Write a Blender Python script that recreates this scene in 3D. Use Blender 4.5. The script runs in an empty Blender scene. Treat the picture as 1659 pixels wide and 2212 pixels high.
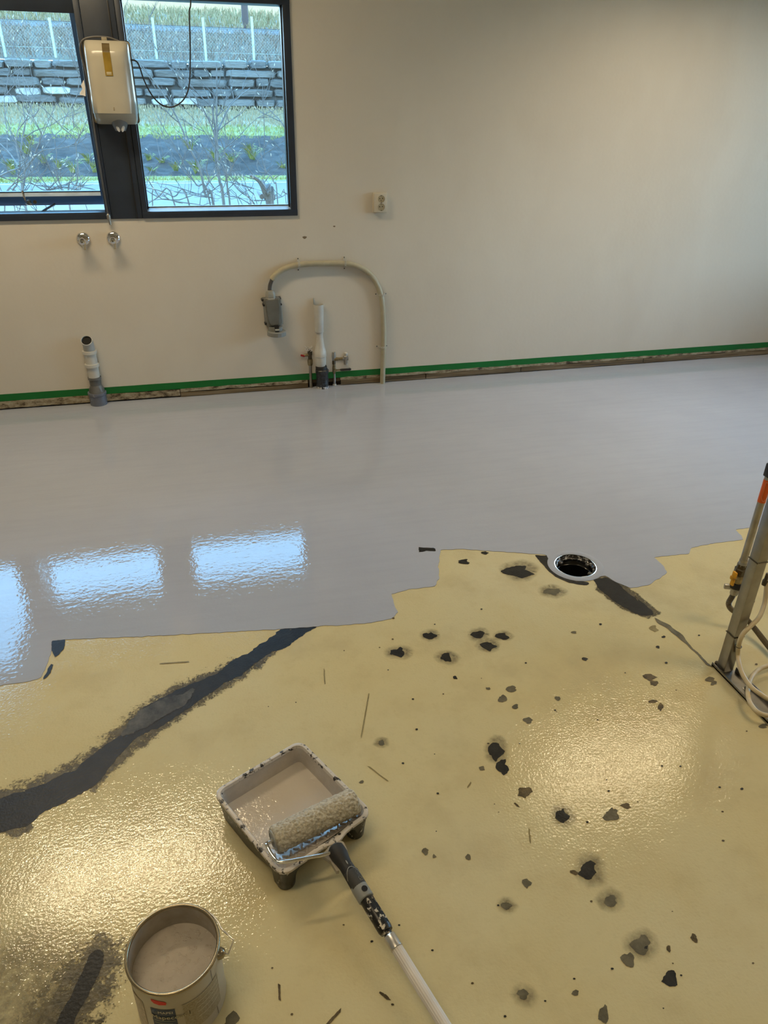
import bpy, bmesh, math, random
from mathutils import Vector, Matrix, noise as mnoise
random.seed(7)
C = bpy.context.scene
COL = C.collection
PI = math.pi

# ------------------------------------------------------------------ camera
IW, IH, FPX, CAMH = 1659, 2212, 1600.0, 1.55
AX = Vector((0.96732615, 0.11031801, -0.22827627))      # world axes in camera coordinates
AY = Vector((-0.25306861, 0.47472898, -0.84296422))
AZ = Vector((0.01537522, 0.87319089, 0.48713578))
ROT = Matrix((AX, AY, AZ))
cam_d = bpy.data.cameras.new('camera')
cam = bpy.data.objects.new('camera', cam_d)
COL.objects.link(cam)
cam_d.sensor_fit = 'HORIZONTAL'
cam_d.sensor_width = 36.0
cam_d.lens = 36.0 * FPX / IW
cam_d.clip_start = 0.02
cam_d.clip_end = 500
cam.matrix_world = Matrix.Translation((0, 0, CAMH)) @ ROT.to_4x4()
C.camera = cam

# ------------------------------------------------------------------ sky, lamps, exposure
C.view_settings.view_transform = 'Standard'
C.view_settings.look = 'None'
C.view_settings.gamma = 1.0
C.view_settings.use_curve_mapping = False
C.view_settings.exposure = 0.0
world = bpy.data.worlds.new('sky')
C.world = world
world.use_nodes = True
wn = world.node_tree
wn.nodes.clear()
w_out = wn.nodes.new('ShaderNodeOutputWorld')
w_bg = wn.nodes.new('ShaderNodeBackground')
w_tc = wn.nodes.new('ShaderNodeTexCoord')
w_sep = wn.nodes.new('ShaderNodeSeparateXYZ')
w_rmp = wn.nodes.new('ShaderNodeValToRGB')
wn.links.new(w_tc.outputs['Generated'], w_sep.inputs[0])
wn.links.new(w_sep.outputs['Z'], w_rmp.inputs[0])
w_rmp.color_ramp.elements[0].position = 0.0
w_rmp.color_ramp.elements[0].color = (0.62, 0.86, 1.0, 1)
w_rmp.color_ramp.elements[1].position = 0.55
w_rmp.color_ramp.elements[1].color = (0.22, 0.58, 1.0, 1)
wn.links.new(w_rmp.outputs[0], w_bg.inputs[0])
w_bg.inputs[1].default_value = 11.0
wn.links.new(w_bg.outputs[0], w_out.inputs[0])


def lamp(name, loc, sx, sy, power, spread=PI, col=(1.0, 0.79, 0.50)):
    d = bpy.data.lights.new(name, 'AREA')
    d.shape = 'RECTANGLE'
    d.size, d.size_y = sx, sy
    d.energy = power
    d.color = col
    d.spread = spread
    o = bpy.data.objects.new(name, d)
    COL.objects.link(o)
    o.location = loc
    return o


LP = 30.0
for lx, ly, pw in ((-0.75, 3.3, 1.0), (2.75, 3.3, 0.6), (-0.75, 0.8, 0.27), (2.75, 0.8, 0.48), (-0.75, -2.0, 0.3), (2.75, -2.0, 0.3)):  # window-side pair inferred from the floor glow; the rest are added fill light
    lamp('lamp_and_fill', (lx, ly, 2.75), 1.25, 0.15, LP * pw, math.radians(118 if ly < 3 else (155 if lx < 0 else 114)))

# ------------------------------------------------------------------ helpers
D = 4.295                                   # inner face of the window wall


def ray(px, py):
    d = Vector((px - IW / 2, -(py - IH / 2), -FPX))
    return (ROT @ d).normalized()


def F(px, py, z=0.0):                       # point of a horizontal plane seen at a pixel of the photograph
    r = ray(px, py)
    return Vector((0, 0, CAMH)) + r * ((z - CAMH) / r.z)


def Wp(px, py, y=D):                        # point of a plane parallel to the window wall
    r = ray(px, py)
    return Vector((0, 0, CAMH)) + r * (y / r.y)


WLOC = {}


def finish_mesh(me, smooth):
    if smooth:
        for p in me.polygons:
            p.use_smooth = True
        try:
            me.set_sharp_from_angle(angle=math.radians(smooth if smooth > 1 else 40))
        except Exception:
            pass


def obj(name, bm, mat, parent=None, smooth=40, origin=None):
    me = bpy.data.meshes.new(name)
    if parent is not None:
        o0 = WLOC[parent.name]
    elif origin is not None:
        o0 = Vector(origin)
    else:
        xs = [v.co.x for v in bm.verts]; ys = [v.co.y for v in bm.verts]; zs = [v.co.z for v in bm.verts]
        o0 = Vector(((min(xs) + max(xs)) / 2, (min(ys) + max(ys)) / 2, min(zs)))
    for v in bm.verts:
        v.co -= o0
    bm.normal_update()
    bm.to_mesh(me)
    bm.free()
    mats = mat if isinstance(mat, (list, tuple)) else [mat]
    for m in mats:
        me.materials.append(m)
    finish_mesh(me, smooth)
    o = bpy.data.objects.new(name, me)
    COL.objects.link(o)
    if parent is not None:
        o.parent = parent
    else:
        o.location = o0
    WLOC[o.name] = o0
    return o


def tag(o, label=None, cat=None, group=None, kind=None):
    if label: o['label'] = label
    if cat: o['category'] = cat
    if group: o['group'] = group
    if kind: o['kind'] = kind
    return o


def thing(name, loc, label=None, cat=None, group=None, kind=None):
    o = bpy.data.objects.new(name, None)
    o.empty_display_size = 0.05
    COL.objects.link(o)
    o.location = loc
    WLOC[o.name] = Vector(loc)
    return tag(o, label, cat, group, kind)


def BM():
    return bmesh.new()


def add_box(bm, lo, hi, bev=0.0, seg=2, rot=None, pivot=None):
    lo, hi = Vector(lo), Vector(hi)
    c, s = (lo + hi) / 2, hi - lo
    r = bmesh.ops.create_cube(bm, size=1.0)
    vs = r['verts']
    for v in vs:
        v.co = Vector((v.co.x * s.x, v.co.y * s.y, v.co.z * s.z)) + c
    if bev > 0:
        es = list({e for v in vs for e in v.link_edges})
        rr = bmesh.ops.bevel(bm, geom=es, offset=bev, segments=seg, affect='EDGES', profile=0.5)
        vs = list({v for f in rr['faces'] for v in f.verts} | {v for v in vs if v.is_valid})
    if rot is not None:
        p = Vector(pivot) if pivot is not None else c
        for v in vs:
            v.co = p + rot @ (v.co - p)
    return vs


def frame_of(t, hint=None):
    t = t.normalized()
    a = hint if hint is not None else (Vector((0, 0, 1)) if abs(t.z) < 0.9 else Vector((1, 0, 0)))
    n = (a - t * a.dot(t)).normalized()
    return n, t.cross(n)


def add_tube(bm, pts, rad, seg=10, cap=True):
    pts = [Vector(p) for p in pts]
    n = len(pts)
    rs = rad if isinstance(rad, (list, tuple)) else [rad] * n
    rings = []
    nrm = None
    for i, p in enumerate(pts):
        t = pts[min(i + 1, n - 1)] - pts[max(i - 1, 0)]
        if t.length < 1e-9:
            t = Vector((0, 0, 1))
        t.normalize()
        if nrm is None:
            nrm, b = frame_of(t)
        else:
            nrm = nrm - t * nrm.dot(t)
            if nrm.length < 1e-6:
                nrm, b = frame_of(t)
            nrm.normalize()
            b = t.cross(nrm)
        rings.append([bm.verts.new(p + (nrm * math.cos(2 * PI * k / seg) + b * math.sin(2 * PI * k / seg)) * rs[i]) for k in range(seg)])
    for i in range(n - 1):
        for k in range(seg):
            k2 = (k + 1) % seg
            bm.faces.new((rings[i][k], rings[i][k2], rings[i + 1][k2], rings[i + 1][k]))
    if cap:
        bm.faces.new(list(reversed(rings[0])))
        bm.faces.new(rings[-1])
    return rings


def add_lathe(bm, prof, base, axis=(0, 0, 1), seg=24, cap0=True, cap1=True, hint=None):
    ax = Vector(axis).normalized()
    n, b = frame_of(ax, hint)
    base = Vector(base)
    rings = []
    for r, h in prof:
        rings.append([bm.verts.new(base + ax * h + (n * math.cos(2 * PI * k / seg) + b * math.sin(2 * PI * k / seg)) * max(r, 1e-5)) for k in range(seg)])
    for i in range(len(prof) - 1):
        for k in range(seg):
            k2 = (k + 1) % seg
            bm.faces.new((rings[i][k], rings[i][k2], rings[i + 1][k2], rings[i + 1][k]))
    if cap0: bm.faces.new(list(reversed(rings[0])))
    if cap1: bm.faces.new(rings[-1])
    return rings


def add_prism(bm, pts, off):                # a polygon pushed along a vector
    off = Vector(off)
    a = [bm.verts.new(Vector(p)) for p in pts]
    b = [bm.verts.new(Vector(p) + off) for p in pts]
    n = len(a)
    bm.faces.new(list(reversed(a)))
    bm.faces.new(b)
    for i in range(n):
        j = (i + 1) % n
        bm.faces.new((a[i], a[j], b[j], b[i]))
    bmesh.ops.recalc_face_normals(bm, faces=bm.faces)


def smooth_path(pts, k=8):                  # Catmull-Rom
    pts = [Vector(p) for p in pts]
    out = []
    for i in range(len(pts) - 1):
        p0 = pts[max(i - 1, 0)]; p1 = pts[i]; p2 = pts[i + 1]; p3 = pts[min(i + 2, len(pts) - 1)]
        for j in range(k):
            t = j / k
            out.append(0.5 * ((2 * p1) + (p2 - p0) * t + (2 * p0 - 5 * p1 + 4 * p2 - p3) * t * t + (3 * p1 - p0 - 3 * p2 + p3) * t ** 3))
    out.append(pts[-1])
    return out


def resample(pts, step):
    out = [pts[0].copy()]
    acc = 0.0
    for a, b in zip(pts[:-1], pts[1:]):
        L = (b - a).length
        if L < 1e-9: continue
        s = step - acc
        while s <= L:
            out.append(a.lerp(b, s / L))
            s += step
        acc = (acc + L) % step if L + acc >= step else acc + L
    out.append(pts[-1].copy())
    return out


# ------------------------------------------------------------------ materials
def lin(r, g, b):
    f = lambda c: (c / 255 / 12.92) if c / 255 <= 0.04045 else ((c / 255 + 0.055) / 1.055) ** 2.4
    return (f(r), f(g), f(b))


class NT:
    def __init__(s, name):
        s.m = bpy.data.materials.new(name)
        s.m.use_nodes = True
        s.t = s.m.node_tree
        s.b = s.t.nodes['Principled BSDF']
        s.out = s.t.nodes['Material Output']
        s._pos = None

    def n(s, t, **kw):
        o = s.t.nodes.new(t)
        for k, v in kw.items():
            setattr(o, k, v)
        return o

    def l(s, a, b):
        s.t.links.new(a, b)

    def set(s, **kw):
        for k, v in kw.items():
            i = s.b.inputs[k.replace('_', ' ')]
            i.default_value = (*v, 1) if isinstance(v, tuple) and len(v) == 3 and i.type == 'RGBA' else v
        return s

    def pos(s):
        if s._pos is None:
            s._pos = s.n('ShaderNodeNewGeometry').outputs['Position']
        return s._pos

    def noise(s, scale, detail=3, rough=0.5, vec=None, stretch=None, dist=0.0):
        o = s.n('ShaderNodeTexNoise')
        o.inputs['Scale'].default_value = scale
        o.inputs['Detail'].default_value = detail
        o.inputs['Roughness'].default_value = rough
        o.inputs['Distortion'].default_value = dist
        v = vec or s.pos()
        if stretch:
            mp = s.n('ShaderNodeMapping')
            mp.inputs['Scale'].default_value = stretch
            s.l(v, mp.inputs['Vector'])
            v = mp.outputs[0]
        s.l(v, o.inputs['Vector'])
        return o.outputs[0]

    def ramp(s, fac, stops, interp='LINEAR'):
        o = s.n('ShaderNodeValToRGB')
        o.color_ramp.interpolation = interp
        els = o.color_ramp.elements
        while len(els) < len(stops):
            els.new(0.5)
        for e, (p, c) in zip(els, stops):
            e.position = p
            e.color = (c, c, c, 1) if not isinstance(c, tuple) else (*c, 1)
        s.l(fac, o.inputs[0])
        return o.outputs[0]

    def mix(s, fac, a, b):
        o = s.n('ShaderNodeMix', data_type='RGBA')
        if isinstance(fac, float): o.inputs[0].default_value = fac
        else: s.l(fac, o.inputs[0])
        for i, v in ((6, a), (7, b)):
            if isinstance(v, tuple): o.inputs[i].default_value = (*v, 1)
            else: s.l(v, o.inputs[i])
        return o.outputs[2]

    def math(s, op, a, b=None, clamp=False):
        o = s.n('ShaderNodeMath', operation=op, use_clamp=clamp)
        for i, v in ((0, a), (1, b)):
            if v is None: continue
            if isinstance(v, (int, float)): o.inputs[i].default_value = v
            else: s.l(v, o.inputs[i])
        return o.outputs[0]

    def bump(s, h, dist, strength=1.0, normal=None):
        o = s.n('ShaderNodeBump')
        o.inputs['Distance'].default_value = dist
        o.inputs['Strength'].default_value = strength
        s.l(h, o.inputs['Height'])
        if normal: s.l(normal, o.inputs['Normal'])
        return o.outputs[0]

    def color(s, c):
        if isinstance(c, tuple): s.b.inputs['Base Color'].default_value = (*c, 1)
        else: s.l(c, s.b.inputs['Base Color'])
        return s

    def normal(s, nrm):
        s.l(nrm, s.b.inputs['Normal'])
        return s

    def rough(s, r):
        if isinstance(r, float): s.b.inputs['Roughness'].default_value = r
        else: s.l(r, s.b.inputs['Roughness'])
        return s


def M(name, col, rough=0.5, metal=0.0, var=0.06, scale=20.0, bump=0.0, bscale=None):
    k = NT(name)
    nz = k.noise(scale, 3)
    lo = tuple(max(0.0, c * (1 - var * 2)) for c in col)
    hi = tuple(min(1.0, c * (1 + var * 2)) for c in col)
    k.color(k.ramp(nz, [(0.3, lo), (0.7, hi)])).set(Roughness=rough, Metallic=metal)
    if bump:
        k.normal(k.bump(k.noise(bscale or scale * 4, 2), bump))
    return k.m


# floor: pale yellow resin with orange-peel gloss
def yellow_nodes(k):
    big = k.noise(1.1, 3)
    mid = k.noise(6.0, 4, 0.6)
    fine = k.noise(60.0, 3, 0.6)
    c = k.ramp(big, [(0.30, (0.60, 0.505, 0.265)), (0.52, (0.605, 0.535, 0.315)), (0.72, (0.61, 0.555, 0.36))])
    c2 = k.mix(k.ramp(mid, [(0.45, 0.0), (0.75, 0.45)]), c, (0.53, 0.43, 0.22))
    c3 = k.mix(k.ramp(fine, [(0.55, 0.0), (0.8, 0.25)]), c2, (0.45, 0.37, 0.2))
    grime = k.ramp(k.noise(3.0, 5, 0.65, stretch=(1, 1, 1)), [(0.52, 0.0), (0.75, 0.4)])
    return k.mix(grime, c3, (0.42, 0.37, 0.24))


def peel(k, dist):
    a = k.noise(150.0, 2, 0.5)
    b = k.noise(22.0, 2, 0.5)
    h = k.math('ADD', k.math('MULTIPLY', a, 1.0), k.math('MULTIPLY', b, 0.8))
    return k.bump(h, dist)


ky = NT('yellow_resin')
ky.color(yellow_nodes(ky)).set(Roughness=0.06).normal(peel(ky, 0.0006))
Y_FLOOR = ky.m

kc = NT('grey_coat')
cn = kc.noise(1.6, 4, 0.6)
ccol = kc.ramp(cn, [(0.3, (0.365, 0.395, 0.465)), (0.7, (0.405, 0.435, 0.505))])
streak = kc.ramp(kc.noise(3.0, 4, 0.6, stretch=(1.0, 9.0, 1)), [(0.45, 0.0), (0.8, 0.35)])
kc.color(kc.mix(streak, ccol, (0.325, 0.355, 0.42)))
kc.set(Roughness=0.035)
ch = kc.math('ADD', kc.noise(70.0, 2, 0.5), kc.math('MULTIPLY', kc.noise(14.0, 3, 0.5, stretch=(1, 2.2, 1)), 1.2))
kc.normal(kc.bump(ch, 0.00034))
COAT = kc.m


def stain_mat(name, col, col2, rough=0.35, soft=0.5, nscale=90.0, lo=0.42, hi=0.55):
    k = NT(name)
    at = k.n('ShaderNodeAttribute', attribute_name='mask')
    nz = k.noise(nscale, 4, 0.7)
    nz2 = k.noise(nscale * 0.22, 3, 0.6)
    v = k.math('ADD', at.outputs['Fac'], k.math('MULTIPLY', k.math('SUBTRACT', k.math('ADD', nz, nz2), 1.0), soft * 2.2))
    fac = k.ramp(v, [(lo, 0.0), (hi, 1.0)])
    rim = k.ramp(at.outputs['Fac'], [(0.0, 0.0), (0.12, 1.0)])
    inner = k.ramp(k.noise(nscale * 0.3, 5, 0.65), [(0.35, col), (0.7, col2)])
    k.color(inner).set(Roughness=rough)
    k.b.inputs['Specular IOR Level'].default_value = 0.25
    k.l(k.math('MULTIPLY', fac, rim), k.b.inputs['Alpha'])
    k.normal(peel(k, 0.0006))
    return k.m


TAR = stain_mat('tar_filler', (0.006, 0.006, 0.006), (0.017, 0.017, 0.016), 0.4, 0.35)
TAR_DUST = stain_mat('tar_dust', (0.06, 0.053, 0.036), (0.16, 0.135, 0.08), 0.3, 0.9, 160.0, 0.45, 1.15)
CHIP_D = stain_mat('dark_chip', (0.008, 0.008, 0.008), (0.028, 0.027, 0.023), 0.4, 0.45)
CHIP_G = stain_mat('grey_chip', (0.085, 0.078, 0.052), (0.17, 0.15, 0.095), 0.4, 0.45)
kh = NT('grime_halo')
kat = kh.n('ShaderNodeAttribute', attribute_name='mask')
kh.color((0.27, 0.235, 0.145)).set(Roughness=0.08)
kh.l(kh.math('MULTIPLY', kat.outputs['Fac'], kh.ramp(kh.noise(45.0, 4, 0.7), [(0.3, 0.15), (0.75, 0.85)])), kh.b.inputs['Alpha'])
kh.normal(peel(kh, 0.0006))
HALO = kh.m
CONC = stain_mat('bare_concrete', (0.020, 0.019, 0.016), (0.105, 0.098, 0.078), 0.4, 0.6, 70.0)
BROWN = stain_mat('brown_scuff', (0.035, 0.025, 0.010), (0.16, 0.12, 0.06), 0.4, 0.9, 120.0)
SCRATCH = stain_mat('scratch', (0.20, 0.16, 0.07), (0.30, 0.25, 0.12), 0.4, 0.4, 120.0)

kw = NT('painted_wall')
wc = kw.ramp(kw.noise(1.2, 4, 0.6), [(0.3, (0.66, 0.605, 0.51)), (0.7, (0.70, 0.645, 0.55))])
wpatch = kw.ramp(kw.noise(2.2, 3, 0.6, stretch=(1, 1, 0.5)), [(0.5, 0.0), (0.65, 0.35)])
kw.color(kw.mix(wpatch, wc, (0.73, 0.69, 0.60))).set(Roughness=0.45)
kw.normal(kw.bump(kw.noise(45.0, 4), 0.0006))
WALL = kw.m
CEIL = M('ceiling_paint', (0.70, 0.68, 0.62), 0.8)
NAVY = M('navy_frame', (0.022, 0.032, 0.052), 0.38, var=0.1, scale=6, bump=0.0003)
NAVY_SKYLIT = M('navy_skylit', (0.022, 0.060, 0.150), 0.35, var=0.08, scale=6)  # frame navy made bluer: skylight on the open sash put into the colour
BLACK = M('black_plastic', (0.012, 0.012, 0.013), 0.35)
BLACKM = M('black_rubber', (0.016, 0.016, 0.017), 0.6)
BEAD = M('pale_glazing_bead', (0.40, 0.50, 0.60), 0.4)
STEEL = M('brushed_steel', (0.30, 0.29, 0.27), 0.36, 1.0, var=0.05, scale=30)
GALV = M('galvanised_pipe', (0.40, 0.38, 0.34), 0.42, 1.0, var=0.1)
CHROME = M('chrome', (0.75, 0.75, 0.76), 0.1, 1.0, var=0.01)
BRASS = M('dull_brass', (0.30, 0.25, 0.15), 0.42, 1.0, var=0.15, scale=60)
BRONZE = M('dark_fitting', (0.10, 0.085, 0.06), 0.45, 0.7, var=0.15, scale=60)
GREY_PL = M('grey_plastic', (0.22, 0.23, 0.22), 0.4)
GREY_LID = M('grey_lid', (0.145, 0.145, 0.125), 0.42)
GREY_LT = M('light_grey_plastic', (0.32, 0.32, 0.285), 0.4)
WHITE_PL = M('white_plastic', (0.57, 0.555, 0.505), 0.35, var=0.03)
PVC_GREY = M('pvc_grey', (0.42, 0.43, 0.42), 0.4)
PVC_DARK = M('pvc_dark_grey', (0.13, 0.13, 0.125), 0.42, var=0.15)
PVC_BLUE = M('pvc_blue_grey', (0.16, 0.18, 0.22), 0.42, var=0.15, scale=40)
CONDUIT = M('beige_conduit', (0.44, 0.40, 0.28), 0.5, var=0.03, scale=30)
CABLE_G = M('grey_cable', (0.085, 0.082, 0.08), 0.5)
IVORY = M('ivory_plastic', (0.62, 0.56, 0.44), 0.4, var=0.04)
IVORY_D = M('aged_socket', (0.40, 0.34, 0.22), 0.4, var=0.06)
HOLE = M('dark_hole', (0.006, 0.005, 0.004), 0.8)
RED = M('red_lever', (0.42, 0.02, 0.015), 0.4)
YEL = M('yellow_lever', (0.62, 0.30, 0.01), 0.4, var=0.12, scale=60)
ORANGE = M('orange_label', (0.72, 0.11, 0.006), 0.45, var=0.05)
LABEL_LN = M('label_print', (0.80, 0.40, 0.22), 0.5)
HOSE = M('cream_hose', (0.62, 0.52, 0.33), 0.42, var=0.12, scale=12)
CORR = M('corrugated_hose', (0.17, 0.14, 0.095), 0.45, 0.35, var=0.1)
PAPER = M('white_paper', (0.75, 0.74, 0.72), 0.8)
TAPE = M('green_masking_tape', (0.0, 0.15, 0.022), 0.5, var=0.05, scale=8)
DISP = M('dispenser_shell', (0.43, 0.40, 0.32), 0.22, var=0.05, scale=5)
DISP_B = M('dispenser_back', (0.30, 0.26, 0.18), 0.4)
AMBER = M('amber_window', (0.26, 0.17, 0.03), 0.15, var=0.1)
AMBER_D = M('amber_frame', (0.12, 0.085, 0.035), 0.25)
NOZ = M('smoky_nozzle', (0.20, 0.21, 0.22), 0.25)
PAINT = NT('wet_paint')
PAINT.color((0.53, 0.485, 0.43)).set(Roughness=0.08)
PAINT.normal(PAINT.bump(PAINT.noise(55.0, 3, 0.6), 0.0012))
PAINT = PAINT.m
PAINT_B = NT('bucket_paint')
PAINT_B.color(PAINT_B.ramp(PAINT_B.noise(40, 3), [(0.35, (0.43, 0.385, 0.33)), (0.7, (0.47, 0.425, 0.365))])).set(Roughness=0.12)
PAINT_B.normal(PAINT_B.bump(PAINT_B.ramp(PAINT_B.noise(85.0, 4, 0.6), [(0.55, 0.0), (0.8, 1.0)]), 0.0022))
PAINT_B = PAINT_B.m


def splattered(name, base, splat, lo, hi, scale, stretch=None, rough=0.35):
    k = NT(name)
    f = k.ramp(k.noise(scale, 4, 0.65, stretch=stretch), [(lo, 0.0), (hi, 1.0)])
    k.color(k.mix(f, base, splat)).set(Roughness=rough)
    k.normal(k.bump(f, 0.0006))
    return k.m


TRAY_OUT = splattered('tray_black_splattered', (0.010, 0.010, 0.011), (0.55, 0.51, 0.46), 0.635, 0.66, 55.0, (1, 1, 0.5))
TRAY_RIM = splattered('tray_rim_painted', (0.02, 0.018, 0.018), (0.56, 0.52, 0.47), 0.40, 0.45, 60.0)
TRAY_IN = splattered('tray_inside_painted', (0.47, 0.43, 0.39), (0.55, 0.51, 0.46), 0.4, 0.7, 20.0, None, 0.16)
THREAD = splattered('paint_splashed_black', (0.008, 0.008, 0.009), (0.62, 0.58, 0.50), 0.57, 0.60, 75.0, (1, 1, 1))
PIPE_BLK = splattered('black_sleeve_scuffed', (0.018, 0.020, 0.024), (0.07, 0.08, 0.10), 0.45, 0.7, 60.0)
PIPE_FOOT = splattered('sleeve_foot_painted', (0.03, 0.035, 0.045), (0.60, 0.60, 0.62), 0.48, 0.53, 70.0)
PVC_SPL = splattered('pvc_blue_painted', (0.15, 0.165, 0.205), (0.42, 0.42, 0.43), 0.62, 0.66, 55.0)

kg = NT('window_glass')
kg.t.nodes.remove(kg.b)
tr = kg.n('ShaderNodeBsdfTransparent'); tr.inputs[0].default_value = (0.93, 0.97, 0.99, 1)
gl = kg.n('ShaderNodeBsdfGlossy'); gl.inputs['Roughness'].default_value = 0.0
fr = kg.n('ShaderNodeFresnel'); fr.inputs[0].default_value = 1.5
mx = kg.n('ShaderNodeMixShader')
kg.l(fr.outputs[0], mx.inputs[0]); kg.l(tr.outputs[0], mx.inputs[1]); kg.l(gl.outputs[0], mx.inputs[2]); kg.l(mx.outputs[0], kg.out.inputs[0])
GLASS = kg.m

# ------------------------------------------------------------------ large structure: room
RX0, RX1, RY0, RZ = -3.4, 4.95, -3.2, 3.0
WT = 0.24                                   # wall thickness
WIN_Z0, WIN_Z1 = 0.987, 1.966
WINS = [(-2.02, 0.645)]                      # openings of the window wall
SIDE = (1.9, 4.08)
SIDE_Z = (0.55, 2.1)                           # opening of the right-hand wall


def wall_with_hole(name, axis, at, thick, lo, hi, z0, z1, holes, hz=(WIN_Z0, WIN_Z1)):
    # boxes round rectangular openings: one continuous mesh
    bm = BM()

    def b(a0, a1, c0, c1):
        if a1 - a0 < 1e-4 or c1 - c0 < 1e-4: return
        if axis == 'x': add_box(bm, (a0, at, c0), (a1, at + thick, c1))
        else: add_box(bm, (at, a0, c0), (at + thick, a1, c1))
    cur = lo
    for (h0, h1) in holes:
        b(cur, h0, z0, z1); b(h0, h1, z0, hz[0]); b(h0, h1, hz[1], z1)
        cur = h1
    b(cur, hi, z0, z1)
    bmesh.ops.remove_doubles(bm, verts=bm.verts, dist=1e-5)
    return tag(obj(name, bm, WALL, smooth=0), kind='structure')


wall_back = wall_with_hole('wall_back', 'x', D, WT, RX0, RX1 + WT, 0.052, RZ, WINS)
wall_with_hole('wall_right', 'y', RX1, WT, RY0, D, 0.0, RZ, [SIDE], SIDE_Z)
bm = BM(); add_box(bm, (RX0 - WT, RY0, 0), (RX0, D + WT, RZ)); tag(obj('wall_left', bm, WALL, smooth=0), kind='structure')
bm = BM(); add_box(bm, (RX0 - WT, RY0 - WT, 0), (RX1 + WT, RY0, RZ)); tag(obj('wall_front', bm, WALL, smooth=0), kind='structure')
bm = BM(); add_box(bm, (RX0 - WT, RY0 - WT, RZ), (RX1 + WT, D + WT, RZ + 0.2)); tag(obj('ceiling', bm, CEIL, smooth=0), kind='structure')
EAVE = M('eave_boards', (0.10, 0.10, 0.10), 0.7)
bm = BM(); add_box(bm, (-1.5, D + WT, 2.10), (7.4, D + 1.2, 2.22)); tag(obj('roof_eave', bm, EAVE, smooth=0), kind='structure')


def fill_poly(bm, loops, z):
    es = []
    for lp in loops:
        vs = [bm.verts.new((p[0], p[1], z)) for p in lp]
        for i in range(len(vs)):
            es.append(bm.edges.new((vs[i], vs[(i + 1) % len(vs)])))
    bmesh.ops.triangle_fill(bm, edges=es, use_beauty=True, use_dissolve=False)
    for f in bm.faces:
        f.normal_update()
        if f.normal.z < 0: f.normal_flip()


DRAIN = (F(1243, 1222).x, F(1243, 1222).y)
DR = 0.079
circ = lambda r, n=48: [(DRAIN[0] + r * math.cos(2 * PI * i / n), DRAIN[1] + r * math.sin(2 * PI * i / n)) for i in range(n)]
bm = BM()
fill_poly(bm, [[(RX0 - 0.1, RY0 - 0.1), (RX1 + 0.1, RY0 - 0.1), (RX1 + 0.1, D + 0.1), (RX0 - 0.1, D + 0.1)], circ(DR)], 0.0)
floor = tag(obj('floor', bm, Y_FLOOR, smooth=0, origin=(0, 0, 0)), kind='structure')


def ragged(pts, closed, step=0.012, amp=0.004, seed=0):
    pts = [Vector((p[0], p[1], 0)) for p in pts]
    if closed: pts = pts + [pts[0]]
    q = resample(pts, step)
    if closed: q = q[:-1]
    out = []
    for i, p in enumerate(q):
        n1 = mnoise.noise(Vector((p.x * 40 + seed, p.y * 40, 0.3)))
        n2 = mnoise.noise(Vector((p.x * 40, p.y * 40 + 9, seed + 1.7)))
        n3 = mnoise.noise(Vector((p.x * 140, p.y * 140 + 9, seed + 4.7)))
        out.append((p.x + amp * (n1 + 0.5 * n3), p.y + amp * (n2 - 0.5 * n3)))
    return out


# the fresh grey coat: a thin film with its own edge
edge_px = [(-60, 1496), (0, 1482), (55, 1474), (88, 1466), (100, 1440), (112, 1408), (122, 1384), (160, 1381), (300, 1376), (450, 1368), (560, 1362),
           (700, 1353), (790, 1347), (848, 1337), (858, 1322), (850, 1300), (845, 1284), (885, 1273), (938, 1267), (948, 1250), (946, 1225),
           (952, 1188), (1000, 1187), (1080, 1192), (1155, 1197), (1180, 1198), (1186, 1212), (1198, 1228), (1216, 1243), (1243, 1252), (1268, 1254),
           (1286, 1249), (1306, 1243), (1330, 1258), (1362, 1271), (1400, 1264), (1425, 1250), (1442, 1236), (1432, 1222), (1412, 1204), (1450, 1200),
           (1487, 1197), (1492, 1184), (1540, 1174), (1605, 1166), (1600, 1155), (1588, 1144), (1630, 1139), (1700, 1128), (1800, 1110)]
edge = [F(*p) for p in edge_px]
front = ragged(edge, False, 0.012, 0.004, 3)
loop = [(RX0, front[0][1] - 0.25)] + front + [(RX1, front[-1][1] + 0.05), (RX1, D + 0.03), (RX0, D + 0.03)]
bm = BM()
fill_poly(bm, [loop, circ(DR + 0.002)], 0.0016)
bnd = [e for e in bm.edges if e.is_boundary]
ex = bmesh.ops.extrude_edge_only(bm, edges=bnd)
for v in [g for g in ex['geom'] if isinstance(g, bmesh.types.BMVert)]: v.co.z = 0.0
bmesh.ops.recalc_face_normals(bm, faces=bm.faces)
up = sum(f.normal.z * f.calc_area() for f in bm.faces)
if up < 0: bmesh.ops.reverse_faces(bm, faces=bm.faces)
coat = tag(obj('grey_coating', bm, COAT, floor, smooth=0), 'fresh glossy lilac-grey floor coating with a ragged rolled edge')

ZS = [0.0]


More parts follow.
